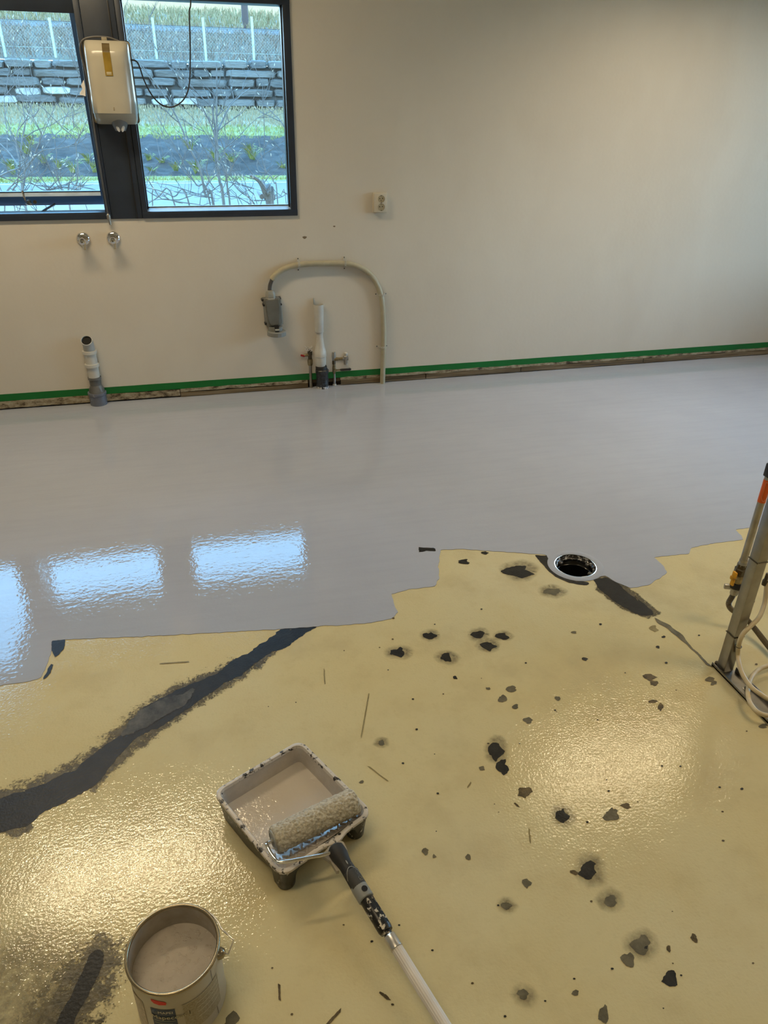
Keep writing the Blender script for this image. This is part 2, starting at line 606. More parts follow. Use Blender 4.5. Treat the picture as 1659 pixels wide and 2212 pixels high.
def stain(name, px, mat, feather=6.0, amp=0.004, step=0.008, z0=0.0005, label=None, world=None):
    """a flat mark of the floor; a mask fades out over its rim"""
    pts = world if world is not None else [F(*p) for p in px]
    inner = ragged(pts, True, step, amp, len(pts) + pts[0].x)
    n = len(inner)
    if n < 4: return None
    area = sum(inner[i][0] * inner[(i + 1) % n][1] - inner[(i + 1) % n][0] * inner[i][1] for i in range(n))
    if area < 0: inner.reverse()
    fw = feather * 0.0011
    ZS[0] += 0.0000008
    z = {'tar_smudge': 0.0004, 'grime_halo': 0.0004, 'tar_filler': 0.0008, 'floor_chip': 0.0008}.get(name, 0.0012) + ZS[0]
    z = max(z, z0)
    bm = BM()
    fill_poly(bm, [inner], z)
    lay = bm.verts.layers.float.new('mask')
    bm.verts.ensure_lookup_table()
    vs = bm.verts[:n]
    vs = list(vs)
    for v in vs: v[lay] = 1.0
    outer = []
    for i in range(n):
        a, b, c = Vector(inner[i - 1]), Vector(inner[i]), Vector(inner[(i + 1) % n])
        t = (c - a)
        nn = Vector((t.y, -t.x)).normalized() if t.length > 1e-9 else Vector((0, 0))
        w = bm.verts.new((b.x + nn.x * fw, b.y + nn.y * fw, z - 0.00005))
        w[lay] = 0.0
        outer.append(w)
    for i in range(n):
        j = (i + 1) % n
        f = bm.faces.new((vs[i], outer[i], outer[j], vs[j]))
        f.normal_update()
        if f.normal.z < 0: f.normal_flip()
    o = obj(name, bm, mat, floor, smooth=0)
    return tag(o, label)


def oval(cx, cy, rx, ry, n=14, wob=0.25):
    ph = random.random() * 9
    return [(cx + rx * math.cos(2 * PI * i / n) * (1 + wob * mnoise.noise(Vector((math.cos(2 * PI * i / n) * 1.3 + ph, math.sin(2 * PI * i / n) * 1.3, ph)))),
             cy + ry * math.sin(2 * PI * i / n) * (1 + wob * mnoise.noise(Vector((math.cos(2 * PI * i / n) * 1.3, math.sin(2 * PI * i / n) * 1.3 + ph, 3.0))))) for i in range(n)]


# black filler along the cracks
tar_up = [(-70, 1745), (0, 1724), (60, 1708), (110, 1690), (140, 1672), (165, 1665), (200, 1632), (235, 1606), (262, 1592), (285, 1562), (312, 1530), (345, 1512), (385, 1492),
          (440, 1468), (480, 1450), (495, 1432), (540, 1410), (575, 1386), (612, 1357)]
tar_dn = [(684, 1353), (652, 1372), (620, 1396), (592, 1405), (560, 1425), (520, 1458), (485, 1475), (440, 1505), (400, 1535), (350, 1567), (288, 1596), (250, 1640), (210, 1690),
          (160, 1722), (115, 1742), (95, 1750), (60, 1783), (0, 1796), (-70, 1815)]
stain('tar_smudge', [(-60, 1735), (60, 1702), (165, 1655), (240, 1600), (300, 1540), (400, 1480), (480, 1448), (520, 1425), (420, 1490), (300, 1575), (180, 1680), (60, 1730), (-60, 1765)], TAR_DUST, 42, label='sooty smudge along the diagonal black crack')
stain('tar_smudge', [(600, 1395), (560, 1435), (450, 1505), (350, 1572), (255, 1650), (200, 1705), (230, 1650), (300, 1580), (440, 1490), (560, 1415)], TAR_DUST, 26)
stain('tar_smudge', [(5, 1795), (60, 1775), (70, 1790), (35, 1805)], TAR_DUST, 12)
stain('tar_filler', tar_up + tar_dn, TAR, 4, 0.006, label='long diagonal black-filled crack running to the grey coating')
stain('concrete_patch', [(262, 1588), (300, 1540), (345, 1515), (400, 1500), (420, 1490), (390, 1525), (330, 1560), (290, 1580)], CONC, 9, 0.008, label='bare grey concrete inside the black crack')
stain('tar_smudge', oval(387, 1494, 14, 5), TAR_DUST, 4)
stain('tar_filler', [(1156, 1200), (1186, 1201), (1188, 1215), (1204, 1236), (1222, 1249), (1244, 1256), (1272, 1258), (1268, 1264), (1232, 1260), (1200, 1246), (1180, 1228), (1165, 1210)], CHIP_D, 3, label='dark filler round the lower edge of the drain')
stain('tar_smudge', [(1290, 1246), (1320, 1246), (1345, 1262), (1395, 1300), (1425, 1325), (1400, 1335), (1340, 1312), (1290, 1275)], TAR_DUST, 12)
stain('tar_filler', [(1284, 1252), (1310, 1248), (1335, 1262), (1357, 1282), (1387, 1302), (1406, 1318), (1412, 1328), (1385, 1330), (1345, 1311), (1315, 1290), (1293, 1270)], TAR, 3, label='short black-filled crack running away from the drain')
stain('hairline_crack', [(1414, 1336), (1440, 1348), (1470, 1370), (1490, 1395), (1520, 1425), (1537, 1440), (1529, 1437), (1500, 1408), (1475, 1385), (1442, 1358), (1420, 1344)], CHIP_G, 3, label='thin grey crack leading to the steel stand')
stain('tar_smudge', [(60, 2230), (110, 2170), (150, 2110), (190, 2060), (215, 2045), (235, 2065), (225, 2110), (205, 2160), (175, 2200), (165, 2240)], TAR_DUST, 60)
stain('grime_halo', [(-60, 2090), (40, 2060), (130, 2080), (120, 2130), (60, 2250), (-60, 2250)], HALO, 75)
stain('tar_filler', [(110, 2235), (146, 2168), (170, 2120), (188, 2085), (200, 2060), (212, 2052), (222, 2062), (220, 2082), (205, 2112), (190, 2150), (165, 2190), (145, 2240)], TAR, 4, label='black-filled crack beside the paint bucket')
stain('tar_filler', [(113, 1385), (142, 1383), (141, 1395), (130, 1412), (120, 1420), (114, 1405)], TAR, 3, z0=0.0021, label='black patch at the tip of the grey coating')
stain('tar_filler', [(112, 1436), (116, 1438), (108, 1452), (100, 1464), (93, 1468), (100, 1455)], TAR, 2, z0=0.0021)
stain('tar_filler', [(905, 1183), (938, 1185), (940, 1192), (922, 1190), (906, 1194)], TAR, 2, z0=0.0021)

spots = [  # x, y, rx, ry, kind
    (1120, 1234, 26, 12, 'dh'), (1190, 1277, 17, 8, 'gh'), (1003, 1214, 12, 5, 'd'), (1047, 1194, 8, 3, 'd'), (861, 1409, 17, 9, 'dh'), (928, 1373, 13, 6, 'dh'), (963, 1420, 14, 8, 'dh'),
    (1033, 1371, 16, 7, 'dh'), (1085, 1375, 11, 6, 'dh'), (1054, 1396, 13, 8, 'dh'), (983, 1464, 5, 3, 'd'), (1105, 1488, 10, 5, 'g'), (1056, 1488, 4, 3, 'g'), (1085, 1509, 11, 6, 'g'),
    (1114, 1527, 7, 5, 'g'), (1141, 1558, 11, 6, 'g'), (1206, 1510, 6, 4, 'g'), (823, 1604, 8, 5, 'gh'), (1070, 1622, 13, 17, 'dh'), (1085, 1656, 10, 15, 'd'), (1041, 1661, 6, 4, 'g'),
    (1131, 1711, 15, 12, 'b'), (1214, 1762, 13, 13, 'dh'), (1318, 1762, 15, 13, 'g'), (1351, 1740, 9, 6, 'b'), (1272, 1880, 19, 18, 'dh'), (1138, 1908, 8, 8, 'g'), (1011, 1852, 6, 7, 'g'),
    (1318, 1945, 15, 11, 'gh'), (918, 1839, 7, 8, 'g'), (939, 1850, 4, 4, 'g'), (1402, 1463, 11, 7, 'b'), (1412, 1475, 8, 7, 'b'), (1410, 1516, 9, 3, 'b'), (1426, 1526, 5, 7, 'b'), (1385, 2042, 18, 16, 'gh'), (1358, 2072, 13, 15, 'g'),
    (1446, 2113, 19, 16, 'd'), (1130, 2150, 12, 9, 'gh'), (1243, 2143, 6, 7, 'g'), (1306, 2192, 10, 18, 'g'), (1412, 1357, 8, 6, 's'), (1420, 1397, 4, 3, 'd'), (1262, 1424, 5, 3, 'd'),
    (500, 2206, 16, 15, 'g'), (780, 1690, 5, 3, 'g'), (790, 1927, 10, 4, 'g'), (1095, 1957, 9, 7, 'gh'), (1535, 1468, 11, 5, 'g'), (1543, 1476, 8, 4, 'g'), (1650, 1570, 8, 5, 'g'),
    (1240, 1366, 5, 3, 'g'), (1395, 2046, 4, 3, 'd'), (1240, 1885, 8, 5, 'b'), (1500, 2028, 9, 8, 'b'), (1445, 2050, 4, 7, 'b'), (1330, 1752, 5, 3, 'g'), (1190, 1222, 3, 2, 'd')]
MT = {'d': CHIP_D, 'g': CHIP_G, 'b': BROWN, 's': SCRATCH}
for x, y, rx, ry, kd in spots:
    if 'h' in kd:
        stain('grime_halo', oval(x + rx * 0.15, y - ry * 0.1, rx * 1.2, ry * 1.2, wob=0.8), HALO, 6 + rx * 0.8, 0.004)
    stain('floor_chip', oval(x, y, rx, ry, wob=0.95), MT[kd[0]], 2.0, 0.004, 0.006)
for a, b, w in [((603, 2125), (604, 2165), 1.6), ((738, 2180), (705, 2216), 2.2), ((345, 1434), (410, 1430), 0.9), ((797, 1498), (780, 1595), 0.8), ((1143, 1790), (1146, 1825), 1.0), ((838, 2158), (830, 2150), 3.0),
                ((1112, 1735), (1122, 1745), 1.5), ((700, 1445), (702, 1480), 0.8), ((795, 1655), (840, 1690), 0.7), ((820, 2143), (843, 2162), 2.6), ((1018, 1690), (1008, 1704), 0.8), ((1372, 1288), (1378, 1298), 1.4)]:
    d = Vector((b[0] - a[0], b[1] - a[1])); nn = Vector((-d.y, d.x)).normalized() * w
    stain('scratch', [(a[0] + nn.x, a[1] + nn.y), (b[0] + nn.x, b[1] + nn.y), (b[0] - nn.x, b[1] - nn.y), (a[0] - nn.x, a[1] - nn.y)], BROWN if w > 1.2 else SCRATCH, 1.2, 0.001, 0.01)
for i in range(80):                          # specks
    x = random.uniform(560, 1650); y = random.uniform(1300, 2205)
    if 560 < x < 830 and 1600 < y < 1950: continue
    s = random.uniform(1.2, 3.0)
    stain('speck', oval(x, y, s * 1.2, s * 0.8, 6), BROWN if random.random() < .4 else CHIP_D, 0.8, 0.0006, 0.003)

# ------------------------------------------------------------------ windows
GY = D + 0.055                               # glass plane


def rail(parent, name, lo, hi, mat=NAVY, bev=0.003):
    bm = BM(); add_box(bm, lo, hi, bev)
    return obj(name, bm, mat, parent)


def pane(parent, lo, hi, rot=None, pivot=None):
    bm = BM(); add_box(bm, lo, hi, rot=rot, pivot=pivot)
    return obj('pane', bm, GLASS, parent, smooth=0)


FY0, FY1 = D - 0.012, D + 0.10
w2 = thing('window_2', (0.235, D, WIN_Z0), kind='structure')
rail(w2, 'frame_rail', (-0.165, FY0, WIN_Z0), (0.645, FY1, 1.020))
rail(w2, 'frame_rail', (-0.165, FY0, 1.938), (0.645, FY1, WIN_Z1))
rail(w2, 'frame_stile', (0.609, FY0 + 0.0005, 1.015), (0.6445, FY1 - 0.001, 1.942))
rail(w2, 'frame_stile', (-0.1645, FY0 + 0.0005, 1.015), (-0.137, FY1 - 0.001, 1.942))
def bead(parent, x0, x1, y0, y1, z0, z1, rot=None):
    bm = BM()
    pr = [(x0, y0, z0), (x0, y0, z0 + 0.001), (x0, y1, z1), (x0, y1, z0)]
    add_prism(bm, pr, (x1 - x0, 0, 0))
    if rot:
        for v in bm.verts: v.co = hp + RS @ (v.co - hp)
    return obj('glazing_bead', bm, BEAD, parent, smooth=0)


bead(w2, -0.137, 0.609, D + 0.0, GY - 0.004, 1.0195, 1.033)
rail(w2, 'glazing_bead', (0.603, D + 0.028, 1.018), (0.611, GY + 0.02, 1.94), BLACK, 0.001)
rail(w2, 'glazing_bead', (-0.139, D + 0.028, 1.018), (-0.131, GY + 0.02, 1.94), BLACK, 0.001)
rail(w2, 'gasket', (-0.137, GY - 0.004, 1.02), (0.609, GY + 0.01, 1.0375), BLACK, 0.0)
pane(w2, (-0.14, GY, 1.02), (0.612, GY + 0.008, 1.942))

mul = thing('trim_1', (-0.25, D, WIN_Z0), kind='structure')
rail(mul, 'mullion_panel', (-0.318, FY0 + 0.004, WIN_Z0), (-0.1655, FY1, WIN_Z1))
rail(mul, 'mullion_bead', (-0.196, FY0 - 0.002, WIN_Z0 + 0.001), (-0.190, FY0 + 0.006, WIN_Z1 - 0.001), BLACK, 0.001)

w1 = thing('window_1', (-0.69, D, WIN_Z0), kind='structure')
L0, L1 = -1.06, -0.345
rail(w1, 'frame_rail', (L0 - 0.06, FY0, WIN_Z0), (-0.318, FY1, 1.0215))
rail(w1, 'frame_rail', (L0 - 0.06, FY0, 1.936), (-0.318, FY1, WIN_Z1))
rail(w1, 'frame_stile', (L1 - 0.001, FY0 + 0.0005, 1.018), (-0.3185, FY1 - 0.001, 1.94))
rail(w1, 'frame_stile', (L0 - 0.0595, FY0 + 0.0005, 1.018), (L0 - 0.02, FY1 - 0.001, 1.94))
PH = math.radians(11.5)
HZ = 1.935
hp = Vector((0, D + 0.02, HZ))
RS = Matrix.Rotation(PH, 3, 'X')             # bottom swings outwards


def sash_rail(name, lo, hi, mat=NAVY_SKYLIT, bev=0.003):
    bm = BM(); add_box(bm, lo, hi, bev, rot=RS, pivot=hp)
    return obj(name, bm, mat, w1)


SY0, SY1 = D + 0.0, D + 0.05
S0, S1 = -1.085, -0.338
sash_rail('sash_rail', (S0, SY0, 1.872), (S1, SY1, HZ), NAVY)
sash_rail('sash_rail', (S0, SY0, 1.021), (S1, SY1, 1.066))
sash_rail('sash_stile', (-0.369, SY0 + 0.0005, 1.0215), (S1 - 0.0005, SY1 - 0.001, 1.934))
sash_rail('sash_stile', (S0 + 0.0005, SY0 + 0.0005, 1.0215), (S0 + 0.035, SY1 - 0.001, 1.934))
bead(w1, S0 + 0.03, -0.368, SY0 + 0.002, D + 0.022, 1.066, 1.079, True)
sash_rail('gasket', (S0 + 0.03, D + 0.0215, 1.066), (-0.368, D + 0.036, 1.0845), BLACK, 0.0)
pane(w1, (S0 + 0.03, D + 0.026, 1.06), (-0.366, D + 0.033, 1.876), RS, hp)
bm = BM()                                    # chrome catch on the bottom rail of the open sash
yh = D + 0.165
hpts = [Wp(48, 412, yh - 0.045), Wp(53, 428, yh - 0.045), Wp(58, 440, yh - 0.04), Wp(69, 442, yh - 0.03)]
add_tube(bm, smooth_path(hpts, 6), 0.0055, 8)
obj('sash_handle', bm, CHROME, w1)
bm = BM()
add_lathe(bm, [(0.012, 0), (0.012, 0.02), (0.007, 0.028)], Wp(62, 436, yh), (0, -1, 0), 12)
add_lathe(bm, [(0.009, 0), (0.009, 0.012)], Wp(76, 436, yh), (0, -1, 0), 12)
obj('handle_base', bm, BRONZE, w1)
bm = BM()                                    # stay arm between sash and frame
add_tube(bm, [Wp(118, 441, D + 0.15), Wp(94, 455, D + 0.07), Wp(88, 462, D + 0.04)], 0.006, 8)
obj('stay_arm', bm, BLACK, w1)

w3 = thing('window_3', (-1.57, D, WIN_Z0), kind='structure')
rail(w3, 'frame_rail', (-2.02, FY0, WIN_Z0), (L0 - 0.0605, FY1, 1.0205))
rail(w3, 'frame_rail', (-2.02, FY0, 1.936), (L0 - 0.0605, FY1, WIN_Z1))
rail(w3, 'frame_stile', (-2.0195, FY0 + 0.0005, 1.018), (-1.985, FY1 - 0.001, 1.94))
rail(w3, 'frame_stile', (-1.20, FY0 + 0.0005, 1.018), (L0 - 0.061, FY1 - 0.001, 1.94))
pane(w3, (-1.99, GY, 1.02), (-1.195, GY + 0.008, 1.94))

w4 = thing('window_4', (RX1, 3.0, SIDE_Z[0]), kind='structure')
X0, X1 = RX1 - 0.012, RX1 + 0.1
rail(w4, 'frame_rail', (X0, SIDE[0], SIDE_Z[0]), (X1, SIDE[1], SIDE_Z[0] + 0.035))
rail(w4, 'frame_rail', (X0, SIDE[0], SIDE_Z[1] - 0.035), (X1, SIDE[1], SIDE_Z[1]))
for ya in (SIDE[0] + 0.0005, 2.65, SIDE[1] - 0.0365):
    rail(w4, 'frame_stile', (X0 + 0.0005, ya, SIDE_Z[0] + 0.03), (X1 - 0.001, ya + 0.036, SIDE_Z[1] - 0.03))
for a, b in ((SIDE[0] + .03, 2.655), (2.68, SIDE[1] - .03)):
    pane(w4, (RX1 + 0.055, a, SIDE_Z[0] + 0.03), (RX1 + 0.063, b, SIDE_Z[1] - 0.03))

# ------------------------------------------------------------------ foot of the wall: stripped skirting
kwd = NT('stripped_wood')
kwd.color(kwd.ramp(kwd.noise(9, 5, 0.65, stretch=(0.25, 1, 5)), [(0.3, (0.05, 0.035, 0.018)), (0.5, (0.16, 0.115, 0.06)), (0.7, (0.30, 0.24, 0.15))])).set(Roughness=0.7)
WOOD = kwd.m
kwp = NT('flaking_cream_board')
kwp.color(kwp.ramp(kwp.noise(30, 5, 0.7, stretch=(0.7, 1, 1.5)), [(0.36, (0.05, 0.035, 0.02)), (0.46, (0.26, 0.21, 0.13)), (0.62, (0.44, 0.39, 0.28))])).set(Roughness=0.7)
CREAMB = kwp.m
base = thing('baseboard_back', (0, D, 0), kind='structure')


def strip_board(x0, x1, z0, z1, y0, mat, name='board', jag=0.0025):
    bm = BM()
    n = max(4, int((x1 - x0) / 0.05))
    top, bot = [], []
    for i in range(n + 1):
        x = x0 + (x1 - x0) * i / n
        top.append((x, y0, z1 + jag * mnoise.noise(Vector((x * 17, z1 * 90, 1)))))
        bot.append((x, y0, z0 + jag * mnoise.noise(Vector((x * 13, z0 * 70, 5)))))
    for i in range(n):
        a, b, c, d = [bm.verts.new(p) for p in (bot[i], bot[i + 1], top[i + 1], top[i])]
        bm.faces.new((a, b, c, d))
        e, f = bm.verts.new((top[i][0], y0 + 0.012, top[i][2])), bm.verts.new((top[i + 1][0], y0 + 0.012, top[i + 1][2]))
        bm.faces.new((d, c, f, e))
    bmesh.ops.remove_doubles(bm, verts=bm.verts, dist=1e-6)
    return obj(name, bm, mat, base, smooth=0)


bm = BM(); add_box(bm, (RX0, D + 0.014, -0.01), (RX1, D + 0.03, 0.06)); obj('backing', bm, M('dark_gap', (0.02, 0.014, 0.008), 0.9), base, smooth=0)
xa = Wp(390, 858).x
strip_board(-3.3, -1.1, 0.012, 0.051, D - 0.004, CREAMB)
strip_board(-1.1, xa - 0.35, 0.010, 0.050, D - 0.004, CREAMB)
strip_board(xa - 0.35, xa, 0.011, 0.047, D - 0.005, CREAMB)
x2 = Wp(665, 830).x; x3 = Wp(735, 825).x
for a, b, dz in ((xa + 0.004, xa + 0.5, 0), (xa + 0.5, x2, 0.001)):
    strip_board(a, b, 0.032, 0.051, D - 0.002, CREAMB, 'board', 0.004)
    strip_board(a, b, 0.004, 0.027, D - 0.006, WOOD, 'wood_strip', 0.003)
strip_board(x2 + 0.006, x3, 0.026, 0.046, D + 0.008, WOOD, 'wood_strip')
for a, b, in ((x3, x3 + 0.55), (x3 + 0.55, x3 + 1.2), (x3 + 1.2, x3 + 2.1), (x3 + 2.1, RX1)):
    strip_board(a, b, 0.037, 0.052, D - 0.003, CREAMB, 'board', 0.005)
    strip_board(a + 0.003, b - 0.002, 0.006, 0.034, D - 0.005, WOOD, 'wood_strip', 0.003)
bm = BM()
n = 120
xs = [RX0 + (RX1 - RX0) * i / n for i in range(n + 1)]
lo = [bm.verts.new((x, D - 0.0012, 0.051 + 0.0012 * mnoise.noise(Vector((x * 9, 0, 0))))) for x in xs]
hi = [bm.verts.new((x, D - 0.0012, 0.0905 + 0.0010 * mnoise.noise(Vector((x * 7, 5, 0))))) for x in xs]
for i in range(n): bm.faces.new((lo[i], lo[i + 1], hi[i + 1], hi[i]))
ex = bmesh.ops.extrude_face_region(bm, geom=list(bm.faces))
for g in ex['geom']:
    if isinstance(g, bmesh.types.BMVert): g.co.y = D - 0.0001
bmesh.ops.recalc_face_normals(bm, faces=bm.faces)
tag(obj('masking_tape', bm, TAPE, smooth=0), 'long strip of green masking tape along the foot of the wall', 'tape')
# chipped plaster spots
for x, y, r in ((658, 513, 0.009), (722, 489, 0.005)):
    bm = BM(); c = Wp(x, y)
    vs = [(c.x + r * 1.3 * math.cos(t) * (1 + .3 * math.sin(3 * t)), D - 0.0008, c.z + r * 0.8 * math.sin(t)) for t in [2 * PI * i / 10 for i in range(10)]]
    add_prism(bm, vs, (0, 0.0007, 0))
    o = obj('plaster_chip', bm, M('chipped_plaster', (0.22, 0.17, 0.11), 0.9), wall_back, smooth=0)

# ------------------------------------------------------------------ fittings on the wall
# paper towel dispenser on the mullion
dy = D - 0.012
dz0, dz1 = 1.422, 1.765
dxc = -0.2235
disp = thing('towel_dispenser', (dxc, dy, dz0), 'white wall-mounted paper towel dispenser hanging on the dark window mullion', 'dispenser')


def disp_grid(z_rows, mat, name, nu=28):
    bm = BM()
    rows = []
    for z, w, dep in z_rows:
        row = []
        for i in range(nu + 1):
            a = PI * i / nu
            cx, sy = math.cos(a), math.sin(a)
            px_ = -math.copysign(abs(cx) ** 0.55, cx)
            py_ = abs(sy) ** 0.6
            row.append(bm.verts.new((dxc + px_ * w, dy - 0.006 - dep * py_, z)))
        rows.append(row)
    for a, b in zip(rows[:-1], rows[1:]):
        for i in range(nu):
            bm.faces.new((a[i], a[i + 1], b[i + 1], b[i]))
    bm.faces.new(rows[-1]); bm.faces.new(list(reversed(rows[0])))
    bmesh.ops.recalc_face_normals(bm, faces=bm.faces)
    return obj(name, bm, mat, disp, smooth=50)


bm = BM(); add_box(bm, (dxc - 0.106, dy - 0.012, dz0 + 0.004), (dxc + 0.106, dy, dz1 + 0.003), 0.012, 3)
obj('back_plate', bm, DISP_B, disp)
H_ = dz1 - dz0
cov = [(dz0 + H_ * t, w, d) for t, w, d in [(0.135, .103, .118), (0.14, .1035, .121), (0.30, .103, .121), (0.55, .102, .118), (0.80, .101, .112), (0.865, .1005, .108), (0.90, .100, .099), (0.95, .099, .078), (0.985, .096, .058), (1.0, .091, .05)]]
disp_grid(cov, DISP, 'cover')
low = [(dz0 + H_ * t, w, d) for t, w, d in [(0.0, .088, .045), (0.01, .093, .056), (0.05, .098, .080), (0.09, .100, .098), (0.12, .101, .110), (0.134, .101, .113)]]
disp_grid(low, DISP, 'base_lip')
# amber viewing slot
slot = [(186 + 42, 103), (245, 103), (249, 163), (233, 163)]
bm = BM()
zt, zm, zb = dz0 + H_ * 0.965, dz0 + H_ * 0.865, dz0 + H_ * 0.585


def cover_y(z):
    t = (z - dz0) / H_
    for (z0_, _, d0), (z1_, _, d1) in zip(cov[:-1], cov[1:]):
        if z0_ <= z <= z1_: return dy - 0.006 - (d0 + (d1 - d0) * (z - z0_) / (z1_ - z0_))
    return dy - 0.006 - cov[-1][2]


sxc, sw = dxc + 0.0, 0.0165
nz_ = 14
pts_l = []
for i in range(nz_ + 1):
    z = zb + (zt - zb) * i / nz_
    pts_l.append((z, cover_y(z) - 0.0022))
for (n0, n1, mat, nm) in ((0, 10, AMBER, 'amber_window'), (10, 14, AMBER_D, 'slot_top')):
    bm = BM()
    for i in range(n0, n1):
        q = [bm.verts.new((sxc + sx_ * sw, y_, z_)) for (sx_, (z_, y_)) in ((-1, pts_l[i]), (1, pts_l[i]), (1, pts_l[i + 1]), (-1, pts_l[i + 1]))]
        bm.faces.new(q)
    bmesh.ops.remove_doubles(bm, verts=bm.verts, dist=1e-6)
    ex = bmesh.ops.extrude_face_region(bm, geom=list(bm.faces))
    for g in ex['geom']:
        if isinstance(g, bmesh.types.BMVert): g.co.y += 0.006
    bmesh.ops.recalc_face_normals(bm, faces=bm.faces)
    obj(nm, bm, mat, disp)
bm = BM(); add_box(bm, (sxc - 0.011, cover_y(zb + .012) - 0.0035, zb + 0.004), (sxc + 0.011, cover_y(zb + .012) + .002, zb + 0.016), 0.001)
obj('roll_end', bm, M('pale_roll', (0.42, 0.36, 0.22), 0.6), disp)
bm = BM(); add_box(bm, (dxc - 0.018, dy - 0.03, dz1 - 0.012), (dxc + 0.007, dy + 0.0, dz1 + 0.014), 0.003)
obj('top_latch', bm, DISP_B, disp)
bm = BM(); add_box(bm, (dxc - 0.003, cover_y(dz0 + .065) - 0.0012, dz0 + .060), (dxc + 0.003, cover_y(dz0 + .065) + .002, dz0 + .074), 0.001)
obj('embossed_mark', bm, DISP_B, disp)
bm = BM()
add_lathe(bm, [(0.024, -0.036), (0.033, -0.018), (0.040, 0.0), (0.042, 0.02), (0.040, 0.03)], (dxc + 0.012, dy - 0.05, dz0 + 0.008), (0, 0, 1), 24, True, True)
obj('nozzle', bm, NOZ, disp)
for sx_ in (-1, 1):
    bm = BM()
    c = Vector((dxc + 0.014 + sx_ * 0.012, dy - 0.075, dz0 - 0.012))
    add_lathe(bm, [(0.002, -0.020), (0.007, -0.012), (0.009, 0.0), (0.005, 0.012), (0.002, 0.016)], c, (0.25 * sx_, 0.1, 1), 7)
    obj('paper_tip', bm, PAPER, disp)

# grey rod cable looped over the dispenser, down the mullion
bm = BM()
pts = [Vector((dxc + 0.06, D - 0.03, dz1 + 0.000)), Vector((dxc + 0.01, D - 0.03, dz1 + 0.014)), Vector((dxc - 0.06, D - 0.03, dz1 + 0.013)), Vector((dxc - 0.105, D - 0.03, dz1 - 0.004)), Vector((dxc - 0.119, D - 0.026, dz1 - 0.05)), Wp(191, 180, D - 0.024),
       Wp(205, 285, D - 0.024), Wp(221, 390, D - 0.024), Wp(232, 455, D - 0.024), Wp(235, 470, D - 0.02)]
add_tube(bm, smooth_path(pts, 8), 0.0042, 8)
cab = obj('window_cord', bm, CABLE_G, None)
tag(cab, 'thin grey cord looped over the towel dispenser and down the dark mullion', 'cord')
bm = BM(); add_lathe(bm, [(0.006, 0.0), (0.010, 0.006), (0.010, 0.026), (0.006, 0.032)], Wp(236, 476, D - 0.022), (-0.06, 0, 1), 12)
add_lathe(bm, [(0.005, -0.022), (0.006, 0.0)], Wp(236, 476, D - 0.02), (-0.12, 0, 1), 10)
obj('cord_end', bm, GALV, cab)

# black cable hanging before the right-hand pane
bm = BM()
yc = D - 0.03
pts = [Vector((Wp(408, -60, yc).x, yc, RZ - 0.005)), Wp(408, -60, yc), Wp(409, 30, yc), Wp(411, 110, yc), Wp(409, 180, yc), Wp(398, 213, yc), Wp(376, 230, yc), Wp(352, 228, yc), Wp(330, 208, yc), Wp(312, 175, yc), Wp(297, 135, yc), Vector((dxc + 0.095, D - 0.03, Wp(297, 130, yc).z))]
add_tube(bm, smooth_path(pts, 8), 0.0033, 8)
tag(obj('black_cable', bm, BLACKM), 'thin black cable hanging in a loop before the fixed window pane', 'cable')

# torn paper stuck behind the cord
bm = BM()
pp = [Wp(x, y, D - 0.016) for x, y in ((181, 172), (184, 188), (185, 208), (179, 206), (172, 205), (173, 200), (178, 192), (175, 184))]
add_prism(bm, pp, (0, 0.0015, 0))
for v in bm.verts: v.co.y += 0.004 * mnoise.noise(v.co * 60)
tag(obj('paper_scrap', bm, PAPER, smooth=0), 'small torn white paper scrap stuck on the window frame', 'paper')

# chrome wall valves
for (x, y, lab) in ((180, 516, 'chrome wall outlet valve above the grey drain pipe, left of a pair'), (245, 514, 'chrome wall outlet valve directly below the end of the grey cord')):
    c = Wp(x, y)
    t = thing('wall_valve', c, lab, 'valve', 'chrome wall valves')
    bm = BM(); add_lathe(bm, [(0.0345, 0.0), (0.034, 0.006), (0.028, 0.014), (0.016, 0.019)], c, (0, -1, 0), 32); obj('rosette', bm, CHROME, t)
    bm = BM(); add_lathe(bm, [(0.014, 0.01), (0.0145, 0.045), (0.017, 0.05), (0.017, 0.07), (0.013, 0.078), (0.006, 0.08)], c, (0, -1, -0.05), 24); obj('valve_body', bm, CHROME, t)
    bm = BM(); add_lathe(bm, [(0.012, 0.0), (0.012, 0.02), (0.0095, 0.022), (0.0095, 0.040)], c + Vector((0.003, -0.035, -0.008)), (0, 0, -1), 16); obj('outlet', bm, CHROME, t)
    bm = BM(); add_lathe(bm, [(0.004, 0), (0.004, 0.004)], c + Vector((0, -0.0795, -0.004)), (0, -1, 0), 10); obj('screw', bm, BRONZE, t)

